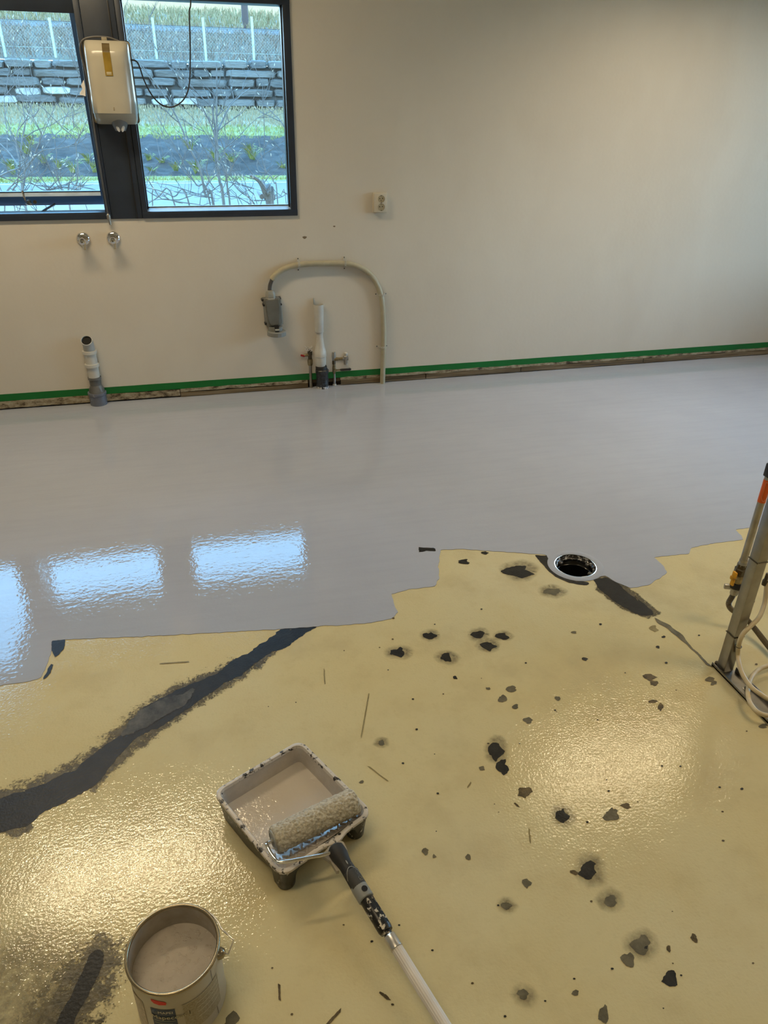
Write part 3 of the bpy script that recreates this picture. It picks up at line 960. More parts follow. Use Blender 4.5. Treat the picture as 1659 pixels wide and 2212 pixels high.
# double socket
c0 = (Wp(804, 416) + Wp(834, 458)) / 2
t = thing('wall_socket', (c0.x, D, Wp(820, 458).z), 'ivory double power socket on the bare wall right of the window', 'socket')
hw, hh = 0.040, 0.052
bm = BM(); add_box(bm, (c0.x - hw, D - 0.020, c0.z - hh), (c0.x + hw, D, c0.z + hh), 0.003); obj('back_box', bm, IVORY, t)
bm = BM(); add_box(bm, (c0.x - hw + 0.004, D - 0.026, c0.z - hh + 0.004), (c0.x + hw - 0.002, D - 0.0195, c0.z + hh - 0.004), 0.002); obj('cover_plate', bm, IVORY, t)
for dz in (0.0215, -0.0205):
    cc = Vector((c0.x + 0.006, D - 0.0262, c0.z + dz - 0.001))
    bm = BM()
    add_lathe(bm, [(0.0195, 0.0012), (0.0185, 0.0016), (0.0175, 0.0)], cc, (0, -1, 0), 28, False, False)
    add_lathe(bm, [(0.0178, 0.0003), (0.001, 0.0004)], cc, (0, -1, 0), 28, False, True)
    so = obj('socket_insert', bm, IVORY_D, t)
    bm = BM()
    for ox, oz, r in ((-0.0095, 0.002, 0.0027), (0.0055, 0.003, 0.0027), (-0.001, 0.0172, 0.0026), (0.0, -0.0172, 0.0026)) + (((-0.002, -0.0075, 0.0022),) if dz > 0 else ()):
        add_lathe(bm, [(r, 0.0), (r, 0.0012)], cc + Vector((ox, 0, oz)), (0, -1, 0), 10)
    obj('contact_hole', bm, HOLE, so)

# ribbed conduit
yc = D - 0.019
cp = [(826, 842), (827, 800), (829, 740), (828, 690), (825, 650), (819, 625), (806, 600), (786, 582), (762, 572), (735, 569), (700, 569), (665, 570), (635, 574), (612, 582), (595, 594), (587, 604)]
cpts = [Wp(x, y, yc) for x, y in cp]
cpts[0].z = -0.005
t = thing('wall_conduit', (cpts[0].x, yc, 0), 'beige ribbed conduit arching up the wall from floor to grey socket box', 'conduit')
path = resample(smooth_path(cpts, 10), 0.0035)
rr = [0.0162 if i % 2 else 0.0149 for i in range(len(path))]
bm = BM(); add_tube(bm, path, rr, 14); obj('ribbed_tube', bm, CONDUIT, t, smooth=70)
bm = BM(); add_tube(bm, smooth_path([Wp(590, 598, yc), Wp(586, 608, yc), Wp(583, 618, yc), Wp(582, 634, yc)], 6), 0.0108, 12); obj('grey_cable', bm, CABLE_G, t)
for (x, y, horiz) in ((645, 572, 0), (745, 569, 0), (824, 636, 1), (826, 749, 1)):
    c = Wp(x, y, yc)
    bm = BM()
    e = Vector((1, 0, 0)) if horiz else Vector((0, 0, 1))
    side = Vector((0, 0, 1)) if horiz else Vector((1, 0, 0))
    arc = [c + e * 0.030 + Vector((0, 0.016, 0)), c + e * 0.021 + Vector((0, 0.012, 0))] + [c + (e * math.cos(a) + Vector((0, -1, 0)) * math.sin(a)) * 0.0182 for a in [PI * k / 10 for k in range(11)]] + [c - e * 0.021 + Vector((0, 0.012, 0)), c - e * 0.030 + Vector((0, 0.016, 0))]
    arc = resample(smooth_path(arc, 4), 0.0092)
    for i, p in enumerate(arc):              # perforated band: a chain of eyelets
        tn = (arc[min(i + 1, len(arc) - 1)] - arc[max(i - 1, 0)]).normalized()
        nrm = tn.cross(side)
        ring = [p + (tn * math.cos(q) * 0.0046 + side * math.sin(q) * 0.0046) for q in [2 * PI * k / 10 for k in range(11)]]
        add_tube(bm, ring, 0.0014, 5, False)
    obj('pipe_strap', bm, WHITE_PL, t)
    for s in (-1, 1):
        q = c + e * 0.030 * s
        bm = BM()
        add_lathe(bm, [(0.004, 0.0), (0.004, 0.003), (0.002, 0.0045)], (q.x, D, q.z), (0, -1, 0), 8)
        obj('strap_screw', bm, BRONZE, t)

# industrial socket box
pt = lambda x, y, d=0.0: Wp(x, y, D - d)
cA = pt(590, 680)
t = thing('socket_box', (cA.x, D, pt(595, 722).z), 'grey industrial socket box with a gland and ring cap at the conduit end', 'socket box')


def frustum(bm, back, front, yb, yf, bev=0.0):
    a = [bm.verts.new((p[0], yb, p[1])) for p in back]
    b = [bm.verts.new((p[0], yf, p[1])) for p in front]
    n = len(a)
    fs = [bm.faces.new(list(a)), bm.faces.new(list(b))]
    for i in range(n):
        j = (i + 1) % n
        fs.append(bm.faces.new((a[i], a[j], b[j], b[i])))
    bmesh.ops.recalc_face_normals(bm, faces=bm.faces)
    if bev:
        bmesh.ops.bevel(bm, geom=list(bm.edges), offset=bev, segments=2, affect='EDGES')


xz = lambda x, y, d: (pt(x, y, d).x, pt(x, y, d).z)
back = [xz(565, 642, 0.005), xz(606, 639, 0.005), xz(612, 700, 0.005), xz(577, 706, 0.005)]
bm = BM(); frustum(bm, back, back, D, D - 0.010, 0.002); obj('back_plate', bm, GREY_LT, t)
b2 = [xz(567, 645, 0.02), xz(607, 641, 0.02), xz(613, 697, 0.02), xz(608, 708, 0.02), xz(580, 710, 0.02), xz(572, 700, 0.02)]
f2 = [xz(571, 646, 0.04), xz(605, 643, 0.04), xz(609, 695, 0.04), xz(606, 706, 0.04), xz(582, 708, 0.04), xz(578, 698, 0.04)]
bm = BM(); frustum(bm, b2, f2, D - 0.009, D - 0.045, 0.002); obj('box_body', bm, GREY_PL, t)
f3b = [xz(571, 648, 0.045), xz(603, 645, 0.045), xz(606, 672, 0.045), xz(607, 704, 0.045), xz(582, 706, 0.045), xz(577, 690, 0.045)]
f3 = [xz(572, 650, 0.06), xz(602, 647, 0.06), xz(604, 672, 0.06), xz(603, 702, 0.06), xz(585, 704, 0.06), xz(579, 690, 0.06)]
bm = BM(); frustum(bm, f3b, f3, D - 0.044, D - 0.062, 0.003); obj('cover', bm, GREY_LID, t)
for (x, y) in ((566, 647), (604, 643), (573, 698), (606, 656), (569, 658)):
    bm = BM(); p = pt(x, y, 0.02); add_lathe(bm, [(0.006, 0.0), (0.006, 0.034), (0.003, 0.036)], (p.x, D - 0.006, p.z), (0, -1, 0), 10); obj('screw_well', bm, BLACK, t)
g = pt(585, 644, 0.03)
bm = BM(); add_lathe(bm, [(0.030, -0.006), (0.030, 0.0), (0.026, 0.006), (0.028, 0.008), (0.028, 0.026), (0.026, 0.030), (0.023, 0.040), (0.016, 0.043)], (g.x - 0.001, D - 0.030, g.z), (-0.03, 0, 1), 6); obj('cable_gland', bm, GREY_LT, t, smooth=25)
g = pt(596, 711, 0.035)
bm = BM(); add_lathe(bm, [(0.040, -0.006), (0.040, 0.018)], (g.x - 0.002, D - 0.040, g.z), (0, 0, 1), 24); obj('neck', bm, GREY_PL, t)
bm = BM()
rg = add_lathe(bm, [(0.050, -0.030), (0.054, -0.028), (0.054, -0.006), (0.050, -0.003)], (g.x + 0.001, D - 0.058, g.z), (0.02, 0, 1), 16)
obj('ring_cap', bm, GREY_PL, t, smooth=15)
bm = BM(); add_box(bm, (g.x - 0.012, D - 0.09, g.z - 0.004), (g.x + 0.012, D - 0.06, g.z + 0.030), 0.002); obj('latch', bm, BLACK, t)
bm = BM(); add_lathe(bm, [(0.006, -0.012), (0.006, 0.012)], (g.x + 0.001, D - 0.093, g.z + 0.010), (1, 0, 0), 10); obj('latch_pin', bm, GREY_LT, t)

# ------------------------------------------------------------------ pipes rising out of the floor
def column(name, c, secs, parent, mat, seg=28, cap0=True, cap1=True):
    bm = BM(); add_lathe(bm, secs, c, (0, 0, 1), seg, cap0, cap1)
    return obj(name, bm, mat, parent, smooth=35)


f0 = F(214, 879)
cy = f0.y + 0.046
zz = lambda px, py: Wp(px, py, cy).z
cx = Wp(210, 850, cy).x
t = thing('drain_pipe', (cx, cy, 0), 'grey and white drain pipe with an open elbow, left of the grey socket box', 'pipe')
c = (cx, cy, 0)
z1, z2, z3, z4, z5, z6, z7, z8, z9 = zz(210, 848), zz(209, 843), zz(206, 831), zz(205, 814), zz(202, 812), zz(200, 791), zz(198, 785), zz(193, 763), zz(192, 757)
column('floor_sleeve', c, [(0.046, 0.0), (0.046, z1 - 0.012), (0.050, z1 - 0.008), (0.051, z1), (0.050, z1 + 0.006), (0.044, z1 + 0.006)], t, PVC_SPL)
column('reducer', (cx + 0.001, cy, 0), [(0.043, z1 + 0.002), (0.042, z2 + 0.006), (0.030, z3), (0.031, z3 + 0.004), (0.031, z4 - 0.016), (0.0355, z4 - 0.012), (0.0355, z4), (0.031, z4 + 0.001)], t, PVC_DARK)
column('white_sleeve', (cx, cy, 0), [(0.0305, z4 - 0.004), (0.0305, z6 - 0.004), (0.0385, z6), (0.0385, z7), (0.0325, z7 + 0.001)], t, WHITE_PL)
column('white_sleeve', (cx, cy, 0), [(0.0322, z7 - 0.001), (0.0322, z8 - 0.004), (0.0385, z8), (0.0385, z9), (0.030, z9 + 0.001)], t, WHITE_PL)
top = zz(187, 741)
bm = BM()
axd = Vector((-0.05, -0.62, 0.78)).normalized()
pth = [Vector((cx, cy, z9 - 0.002)), Vector((cx, cy, top - 0.03)), Vector((cx, cy - 0.004, top - 0.006)), Vector((cx - 0.001, cy - 0.014, top + 0.010)), Vector((cx - 0.002, cy - 0.026, top + 0.022))]
pth = smooth_path(pth, 5)
add_tube(bm, pth, 0.0298, 28, False)
add_tube(bm, [p for p in pth[2:]], 0.0268, 28, False)
ra = add_tube(bm, [pth[-1] - (pth[-1] - pth[-2]).normalized() * 0.0002, pth[-1]], [0.0298, 0.0268], 28, False)
obj('open_elbow', bm, PVC_GREY, t)
bm = BM(); dv = (pth[-1] - pth[-2]).normalized(); add_lathe(bm, [(0.0267, -0.012), (0.0267, -0.010)], pth[-1], dv, 28); obj('dark_bore', bm, HOLE, t)

f0 = F(695, 842)
cy = f0.y + 0.037
zz = lambda py: Wp(692, py, cy).z
cx = Wp(696, 815, cy).x
t = thing('stand_pipe', (cx, cy, 0), 'white funnel-topped stand pipe in a black floor sleeve below the grey socket box', 'pipe')
c = (cx, cy, 0)
column('sleeve_foot', c, [(0.0375, 0.0), (0.0372, zz(834)), (0.036, zz(832))], t, PIPE_FOOT)
column('black_sleeve', c, [(0.0365, zz(833)), (0.0365, zz(808)), (0.040, zz(806)), (0.040, zz(799)), (0.0345, zz(797))], t, PIPE_BLK)
column('rubber_seal', (cx - 0.004, cy, 0), [(0.034, zz(800)), (0.034, zz(792)), (0.031, zz(790))], t, BLACKM)
column('lower_socket', (cx - 0.008, cy, 0), [(0.026, zz(792)), (0.031, zz(787)), (0.033, zz(783)), (0.033, zz(769))], t, WHITE_PL)
column('bell', (cx - 0.008, cy, 0), [(0.0335, zz(770)), (0.036, zz(769)), (0.036, zz(761)), (0.034, zz(759)), (0.026, zz(746)), (0.0215, zz(737)), (0.0205, zz(730))], t, WHITE_PL)
column('thin_pipe', (cx - 0.008, cy, 0), [(0.0195, zz(731)), (0.0195, zz(716))], t, WHITE_PL)
bm = BM()
cxx = cx - 0.011
zt_ = zz(657)
add_lathe(bm, [(0.021, zz(718)), (0.025, zz(717)), (0.0262, zz(715)), (0.0285, zt_)], (cxx, cy, 0), (-0.0, 0, 1), 28, False, False)
add_lathe(bm, [(0.0285, zt_), (0.0262, zt_ - 0.0005), (0.0255, zt_ - 0.09)], (cxx, cy, 0), (0, 0, 1), 28, False, False)
n0 = 9                                        # tongue standing up at the back left
for (rad) in (0.0286, 0.0264):
    v0 = [bm.verts.new((cxx + rad * math.cos(a), cy + rad * math.sin(a), zt_ - 0.001)) for a in [PI * (0.52 + 0.47 * k / n0) for k in range(n0 + 1)]]
    v1 = [bm.verts.new((cxx + rad * math.cos(a), cy + rad * math.sin(a), zt_ + 0.033 * min(1, (k / n0) * 6 + .15))) for k, a in enumerate([PI * (0.52 + 0.47 * k / n0) for k in range(n0 + 1)])]
    for k in range(n0): bm.faces.new((v0[k], v0[k + 1], v1[k + 1], v1[k]))
obj('funnel_top', bm, WHITE_PL, t, smooth=50)

f0 = F(671, 838)
cy = f0.y + 0.009
zz = lambda py: Wp(672, py, cy).z
cx = Wp(671, 815, cy).x
t = thing('red_lever_valve', (cx, cy, 0), 'brass pipe valve with a red lever, left of the white stand pipe', 'valve')
c = (cx, cy, 0)
column('riser', c, [(0.0115, 0.0), (0.0105, 0.03), (0.0098, 0.032), (0.0098, zz(787))], t, GALV, 16)
column('union_nut', c, [(0.013, zz(789)), (0.017, zz(786)), (0.0178, zz(779)), (0.015, zz(775))], t, BRASS, 8)
column('valve_body', c, [(0.0125, zz(776)), (0.012, zz(768)), (0.0145, zz(766)), (0.0145, zz(758)), (0.009, zz(757)), (0.009, zz(754))], t, BRONZE, 12)
bm = BM(); zc = zz(766); add_lathe(bm, [(0.009, 0.0), (0.009, 0.022), (0.005, 0.028)], (cx - 0.01, cy - 0.003, zc), (-1, -0.2, 0), 10); obj('spindle', bm, BRASS, t)
bm = BM(); add_box(bm, (cx - 0.058, cy - 0.016, zc - 0.006), (cx - 0.032, cy - 0.008, zc + 0.006), 0.003, rot=Matrix.Rotation(0.35, 3, 'Y')); obj('lever', bm, RED, t)
bm = BM()
for i in range(14):
    a = random.random() * 6.28
    p0 = Vector((cx - 0.004, cy - 0.004, zz(760))) + Vector((random.uniform(-.014, .006), random.uniform(-.008, .004), random.uniform(0, .02)))
    p1 = p0 + Vector((random.uniform(-.014, .02), random.uniform(-.008, .006), random.uniform(.004, .02)))
    p2 = p1 + Vector((random.uniform(-.012, .014), random.uniform(-.006, .006), random.uniform(-.006, .01)))
    add_tube(bm, smooth_path([p0, p1, p2], 3), [0.0022] * 6 + [0.0012], 5)
obj('sealing_tape', bm, PAPER, t)

f0 = F(723, 834)
cy = f0.y + 0.009
zz = lambda py: Wp(722, py, cy).z
cx = Wp(722, 805, cy).x
t = thing('black_lever_valve', (cx, cy, 0), 'brass tee valve with a black lever between stand pipe and conduit', 'valve')
c = (cx, cy, 0)
column('foot_cuff', c, [(0.013, 0.0), (0.012, 0.010), (0.009, 0.012)], t, WHITE_PL, 14)
column('riser', c, [(0.0088, 0.0), (0.0088, zz(806))], t, GALV, 16)
column('ball_valve', (cx - 0.001, cy, 0), [(0.009, zz(807)), (0.012, zz(803)), (0.0125, zz(794)), (0.011, zz(790)), (0.010, zz(786))], t, BRASS, 12)
column('nut', (cx - 0.002, cy, 0), [(0.0125, zz(786)), (0.0125, zz(779)), (0.011, zz(778))], t, BRONZE, 8)
column('tee', (cx - 0.002, cy, 0), [(0.0105, zz(779)), (0.012, zz(774)), (0.0135, zz(770)), (0.0125, zz(764)), (0.012, zz(760)), (0.0085, zz(759))], t, GALV, 12)
ze = zz(775.5)
xe = Wp(746, 775, cy).x
bm = BM(); add_tube(bm, [(cx, cy - 0.002, ze), (cx + 0.025, cy - 0.003, ze), (cx + 0.026, cy - 0.003, ze), (xe - 0.016, cy - 0.004, ze)], [0.0115, 0.0115, 0.0095, 0.0095], 12); obj('branch', bm, BRASS, t)
bm = BM()
add_lathe(bm, [(0.010, -0.034), (0.011, -0.033), (0.011, -0.004), (0.013, 0.0), (0.013, 0.014), (0.009, 0.018)], (xe, cy - 0.006, ze), (0, 0, 1), 14)
add_lathe(bm, [(0.011, -0.018), (0.011, 0.018)], (xe - 0.002, cy - 0.005, ze), (1, 0, 0), 12)
obj('angle_valve', bm, GALV, t)
bm = BM(); add_lathe(bm, [(0.008, 0.0), (0.010, 0.004), (0.010, 0.018), (0.006, 0.022)], (xe + 0.001, cy - 0.006, ze + 0.017), (0.05, -0.1, 1), 8); obj('white_knob', bm, WHITE_PL, t)
zl = zz(798)
bm = BM(); add_box(bm, (cx + 0.006, cy - 0.018, zl - 0.004), (cx + 0.04, cy - 0.013, zl + 0.004), 0.001); add_lathe(bm, [(0.006, 0), (0.006, 0.016)], (cx, cy - 0.006, zl), (0, -1, 0), 8); add_box(bm, (cx - 0.004, cy - 0.02, zl - 0.006), (cx + 0.012, cy - 0.013, zl + 0.006), 0.001); obj('lever_arm', bm, BRASS, t)
bm = BM(); add_tube(bm, [(cx + 0.034, cy - 0.0155, zl), (cx + 0.037, cy - 0.0155, zl), (cx + 0.085, cy - 0.0155, zl), (cx + 0.095, cy - 0.0155, zl), (cx + 0.102, cy - 0.0155, zl)], [0.005, 0.0065, 0.0068, 0.0085, 0.004], 12); obj('lever_grip', bm, BLACKM, t)

# ------------------------------------------------------------------ floor drain
t = thing('floor_drain', (DRAIN[0], DRAIN[1], -0.16), 'open round black floor drain ringed with grey coating', 'drain')
bm = BM(); add_lathe(bm, [(0.0775, 0.0012), (0.0765, 0.002), (0.072, -0.012), (0.070, -0.035), (0.066, -0.038), (0.065, -0.15), (0.001, -0.155)], (*DRAIN, 0), (0, 0, 1), 48, False, False); obj('drain_cup', bm, M('wet_black_drain', (0.010, 0.010, 0.011), 0.18), t, smooth=50)
kr = splattered('drain_rim_speckled', (0.02, 0.02, 0.022), (0.45, 0.45, 0.46), 0.52, 0.58, 80.0, None, 0.15)
bm = BM(); add_lathe(bm, [(0.0755, 0.0005), (0.0742, -0.004), (0.070, -0.010), (0.0665, -0.011), (0.0665, -0.015), (0.071, -0.016)], (*DRAIN, 0), (0, 0, 1), 48, False, False); obj('speckled_rim', bm, kr, t, smooth=50)
bm = BM()
add_lathe(bm, [(0.079, 0.0016), (0.088, 0.0030), (0.098, 0.0030), (0.106, 0.0016)], (*DRAIN, 0), (0, 0, 1), 48, False, False)
obj('coated_collar', bm, COAT, t, smooth=60)
for a in (2.2, 0.2, -0.9):
    bm = BM(); c = Vector((DRAIN[0] + 0.062 * math.cos(a), DRAIN[1] + 0.062 * math.sin(a), -0.012))
    add_box(bm, c - Vector((0.009, 0.007, 0.004)), c + Vector((0.009, 0.007, 0.004)), 0.002, rot=Matrix.Rotation(a, 3, 'Z'))
    add_lathe(bm, [(0.004, 0), (0.004, 0.003)], c + Vector((0, 0, 0.003)), (0, 0, 1), 8)
    obj('lug', bm, M('grey_lug', (0.10, 0.10, 0.10), 0.3), t)

# ------------------------------------------------------------------ steel stand at the right edge
LX0, LX1, LY0, LY1 = 1.493, 1.527, 1.438, 1.474
t = thing('steel_stand', (1.51, 1.45, 0), 'square stainless steel leg standing in a floor channel at the right edge', 'stand')
bm = BM(); add_box(bm, (LX0, LY0, 0.006), (LX1, LY1, 1.3), 0.003); obj('leg', bm, STEEL, t)
bm = BM()
add_box(bm, (1.484, 0.55, 0.001), (1.534, 1.484, 0.006))
add_box(bm, (1.484, 0.55, 0.001), (1.4865, 1.484, 0.013))
add_box(bm, (1.5315, 0.55, 0.001), (1.534, 1.435, 0.024))
obj('floor_channel', bm, STEEL, t, smooth=0)
for (by) in (1.360, 1.222):
    bm = BM(); add_lathe(bm, [(0.009, 0), (0.009, 0.002), (0.0045, 0.003), (0.0045, 0.012), (0.002, 0.014)], (1.512, by, 0.006), (0, 0, 1), 10); obj('bolt', bm, GALV, t)
bm = BM(); add_lathe(bm, [(0.008, 0), (0.008, 0.007), (0.004, 0.009)], (1.500, 1.479, 0.006), (0, 0, 1), 8); obj('bolt', bm, BRONZE, t)
for px_, py_ in ((1577, 1373), (1640, 1210)):
    z = Wp(px_ + 8, py_ + 6, LY0).z
    bm = BM(); e = 0.0012
    add_tube(bm, [(LX0 - e, LY0 - e, z), (LX1 + e, LY0 - e, z), (LX1 + e, LY1 + e, z), (LX0 - e, LY1 + e, z), (LX0 - e, LY0 - e, z)], 0.0014, 6, False)
    obj('wire_tie', bm, BRONZE, t)
zb_ = Wp(1628, 1304, LY0).z
bm = BM(); add_lathe(bm, [(0.005, 0), (0.006, 0.006), (0.003, 0.009)], (LX1, LY0 + 0.012, zb_), (1, 0, 0), 8); obj('bolt', bm, BRONZE, t)

# gas riser behind the leg
PY_ = 1.65
PX = (Wp(1655, 1040, PY_).x + Wp(1590, 1275, PY_).x) / 2
zz = lambda py: Wp(1655 - (py - 1040) * 0.277, py, PY_).z
t = thing('gas_riser', (PX, PY_, zz(1285)), 'grey gas pipe with a yellow-handled valve behind the steel leg', 'pipe')


def sect(name, prof, mat, seg=16, sm=35):
    bm = BM(); add_lathe(bm, prof, (PX, PY_, 0), (0, 0, 1), seg); return obj(name, bm, mat, t, smooth=sm)


sect('riser_pipe', [(0.0115, zz(1212)), (0.0115, 1.25)], GALV)
sect('orange_label', [(0.0120, zz(1084)), (0.0120, zz(1036))], ORANGE, 24)
bm = BM()


def on_pipe(u, v, r=0.0124):               # u across the label, v up it
    a = math.radians(-112) + u / 0.012
    return Vector((PX + r * math.cos(a), PY_ + r * math.sin(a), zz(1080) + v))


zh = zz(1040) - zz(1080)
outl = [(-0.0075, zh), (-0.0075, 0.012), (-0.004, 0.003), (0, 0.0), (0.004, 0.003), (0.0075, 0.012), (0.0075, zh), (-0.0075, zh)]
lp = []
for (a, b) in zip(outl[:-1], outl[1:]):
    for k in range(4): lp.append(on_pipe(a[0] + (b[0] - a[0]) * k / 4, a[1] + (b[1] - a[1]) * k / 4))
add_tube(bm, lp + [on_pipe(*outl[-1])], 0.0007, 4)
obj('label_arrow', bm, LABEL_LN, t)
sect('compression_nut', [(0.0145, zz(1221)), (0.0145, zz(1215)), (0.0125, zz(1213)), (0.0135, zz(1210)), (0.0125, zz(1207))], GALV, 12)
sect('hex_nut', [(0.0205, zz(1240)), (0.0205, zz(1228)), (0.0165, zz(1226)), (0.0165, zz(1218))], BRONZE, 6, 20)
sect('valve_body', [(0.0150, zz(1257)), (0.0165, zz(1250)), (0.0170, zz(1244)), (0.0155, zz(1241)), (0.015, zz(1238))], BRASS, 10, 25)
sect('flange', [(0.0205, zz(1268)), (0.0215, zz(1266)), (0.0195, zz(1261)), (0.0155, zz(1258))], BLACK, 16)
sect('hose_collar', [(0.0125, zz(1283)), (0.0135, zz(1280)), (0.0135, zz(1274)), (0.0185, zz(1271)), (0.0185, zz(1267))], GALV, 10, 25)
zc = zz(1268)
for a in (2.7, 0.1, -1.2):
    bm = BM()
    q = Vector((math.cos(a), math.sin(a), 0)) * 0.0265 + Vector((PX, PY_, zc))
    add_box(bm, q - Vector((0.010, 0.006, 0.009)), q + Vector((0.010, 0.006, 0.007)), 0.002, rot=Matrix.Rotation(a, 3, 'Z'))
    obj('coupling_wing', bm, GALV, t)
zv = zz(1243)
bm = BM()
add_box(bm, (PX - 0.034, PY_ - 0.02, zv + 0.002), (PX - 0.026, PY_ - 0.002, zv + 0.026), 0.003)
add_box(bm, (PX - 0.037, PY_ - 0.016, zv - 0.006), (PX - 0.029, PY_ + 0.000, zv + 0.008), 0.003)
add_box(bm, (PX - 0.034, PY_ - 0.018, zv - 0.026), (PX - 0.027, PY_ - 0.004, zv - 0.002), 0.002)
obj('yellow_handle', bm, YEL, t)
bm = BM(); add_lathe(bm, [(0.007, 0.0), (0.007, 0.03)], (PX, PY_ - 0.008, zv), (-1, 0, 0), 10); obj('spindle', bm, BRASS, t)
zt_ = zz(1022)
bm = BM(); add_tube(bm, smooth_path([(PX + 0.02, PY_ - 0.02, zt_ + 0.012), (PX, PY_ - 0.022, zt_ + 0.010), (PX - 0.012, PY_ - 0.024, zt_ - 0.002)], 5), 0.0075, 10); add_box(bm, (PX - 0.012, PY_ - 0.016, zt_ - 0.014), (PX + 0.02, PY_ + 0.014, zt_ + 0.03), 0.004); obj('top_fitting', bm, BLACK, t)

# corrugated hose from the riser, passing behind the leg
hp_ = [Vector((PX, PY_, zz(1280))), Wp(1581, 1290, PY_), Wp(1574, 1303, PY_), Wp(1578, 1314, PY_ - 0.01), Wp(1592, 1324, PY_ - 0.02), Wp(1612, 1337, PY_ - 0.04), F(1632, 1360, 0.035), F(1660, 1396, 0.022), F(1720, 1470, 0.012)]
path = resample(smooth_path(hp_, 12), 0.0019)
bm = BM(); add_tube(bm, path, [0.0098 if i % 2 else 0.0078 for i in range(len(path))], 12); hs = obj('corrugated_hose', bm, CORR, t, smooth=80)

# cream hose coil
t = thing('cream_hose', (1.56, 1.36, 0.0), 'cream rubber hose coiled beside the foot of the steel leg', 'hose')
HY = 1.42
hp_ = [Wp(1656, 1252, 1.50), Wp(1655, 1275, 1.49), Wp(1651, 1305, 1.47), Wp(1640, 1333, 1.44), Wp(1622, 1352, 1.425), Wp(1606, 1368, 1.415), Wp(1597, 1388, 1.412), F(1594, 1412, 0.085), F(1598, 1440, 0.068), F(1607, 1462, 0.058),
       F(1622, 1483, 0.050), F(1642, 1499, 0.045), F(1665, 1512, 0.040), F(1710, 1525, 0.035), F(1760, 1500, 0.035), F(1740, 1440, 0.035), F(1695, 1428, 0.032), F(1662, 1437, 0.030), F(1640, 1446, 0.030), F(1625, 1462, 0.031), F(1617, 1484, 0.033),
       F(1616, 1502, 0.034), F(1622, 1521, 0.034), F(1637, 1538, 0.034), F(1660, 1546, 0.034), F(1720, 1553, 0.034)]
bm = BM(); add_tube(bm, smooth_path(hp_, 8), 0.0068, 12); obj('hose_tube', bm, HOSE, t)
bm = BM(); q = Wp(1653, 1256, 1.50); add_lathe(bm, [(0.0085, -0.012), (0.0085, 0.004), (0.0055, 0.008), (0.004, 0.03)], q, (-0.05, 0, 1), 10); obj('hose_fitting', bm, BRONZE, t)
bm = BM(); q = Wp(1595, 1396, 1.413); ring = [q + Vector((math.cos(a) * 0.009, math.sin(a) * 0.009, 0)) for a in [2 * PI * k / 12 for k in range(13)]]; add_tube(bm, ring, 0.0014, 6, False); obj('wire_tie', bm, BRONZE, t)

# ------------------------------------------------------------------ paint tray
RZ_ = 0.080
A_, B_, C_, D_ = F(462, 1712, RZ_), F(645, 1602, RZ_), F(803, 1752, RZ_), F(610, 1887, RZ_)
O_ = (A_ + B_ + C_ + D_) / 4
U = ((B_ - A_) + (C_ - D_)).normalized(); U.z = 0
V = Vector((U.y, -U.x, 0))                     # from the deep end to the handle end
TW, TL = 0.250, 0.286
tp = lambda u, v, z: Vector((O_.x, O_.y, 0)) + U * u + V * v + Vector((0, 0, z))
t = thing('paint_tray', (O_.x, O_.y, 0), 'paint-smeared black roller tray holding wet grey-beige paint', 'paint tray')
hu, hv = TW / 2, TL / 2


def rrect(hu_, hv_, r, n=6):
    pts = []
    for (sx, sy, a0) in ((1, 1, 0), (-1, 1, 90), (-1, -1, 180), (1, -1, 270)):
        for k in range(n + 1):
            a = math.radians(a0 + 90 * k / n)
            pts.append((sx * (hu_ - r) + r * math.cos(a), sy * (hv_ - r) + r * math.sin(a)))
    # denser straight runs
    out = []
    for i, p in enumerate(pts):
        q = pts[(i + 1) % len(pts)]
        L = math.hypot(q[0] - p[0], q[1] - p[1])
        m = max(1, int(L / 0.012))
        for k in range(m): out.append((p[0] + (q[0] - p[0]) * k / m, p[1] + (q[1] - p[1]) * k / m))
    return out


def tray_floor(v):                              # inner floor height along the tray
    if v < -0.02: return 0.008
    s = min(1.0, (v + 0.02) / (hv + 0.02 - 0.012))
    return 0.008 + 0.052 * s


# inside shell as a height field
bm = BM()
nu, nv = 30, 34
grid = {}
for i in range(nu + 1):
    for j in range(nv + 1):
        u = -1 + 2 * i / nu; v = -1 + 2 * j / nv
        uu = math.copysign(abs(u) ** 0.6, u) * (hu - 0.004); vv = math.copysign(abs(v) ** 0.6, v) * (hv - 0.004)
        eu = (hu - 0.004) - abs(uu); ev = (hv - 0.004) - abs(vv)
        # rounded corner distance
        r = 0.022
        du, dv = max(0, r - eu), max(0, r - ev)
        e = r - math.hypot(du, dv) if (du > 0 and dv > 0) else min(eu, ev)
        wall_w = 0.014 if vv < 0.05 else 0.012
        s = max(0.0, min(1.0, e / wall_w))
        s = s * s * (3 - 2 * s)
        z0 = tray_floor(vv)
        if du > 0 and dv > 0 and math.hypot(du, dv) > r:
            k = r / math.hypot(du, dv)
            uu = math.copysign((hu - 0.004) - r + du * k, uu); vv = math.copysign((hv - 0.004) - r + dv * k, vv)
        grid[i, j] = bm.verts.new(tp(uu, vv, RZ_ + (z0 - RZ_) * s))
for i in range(nu):
    for j in range(nv):
        bm.faces.new((grid[i, j], grid[i + 1, j], grid[i + 1, j + 1], grid[i, j + 1]))
bmesh.ops.remove_doubles(bm, verts=bm.verts, dist=1e-5)
bmesh.ops.recalc_face_normals(bm, faces=bm.faces)
if sum(f.normal.z for f in bm.faces) < 0: bmesh.ops.reverse_faces(bm, faces=bm.faces)
tag(obj('inner_shell', bm, TRAY_IN, t, smooth=60), 'paint-coated inside of the tray')
# rim, with the spout bulge in the handle-end rim
def bulge(u, v):
    if v < hv - 0.03: return 0.0
    return 0.010 * math.exp(-((u - 0.018) / 0.022) ** 2)


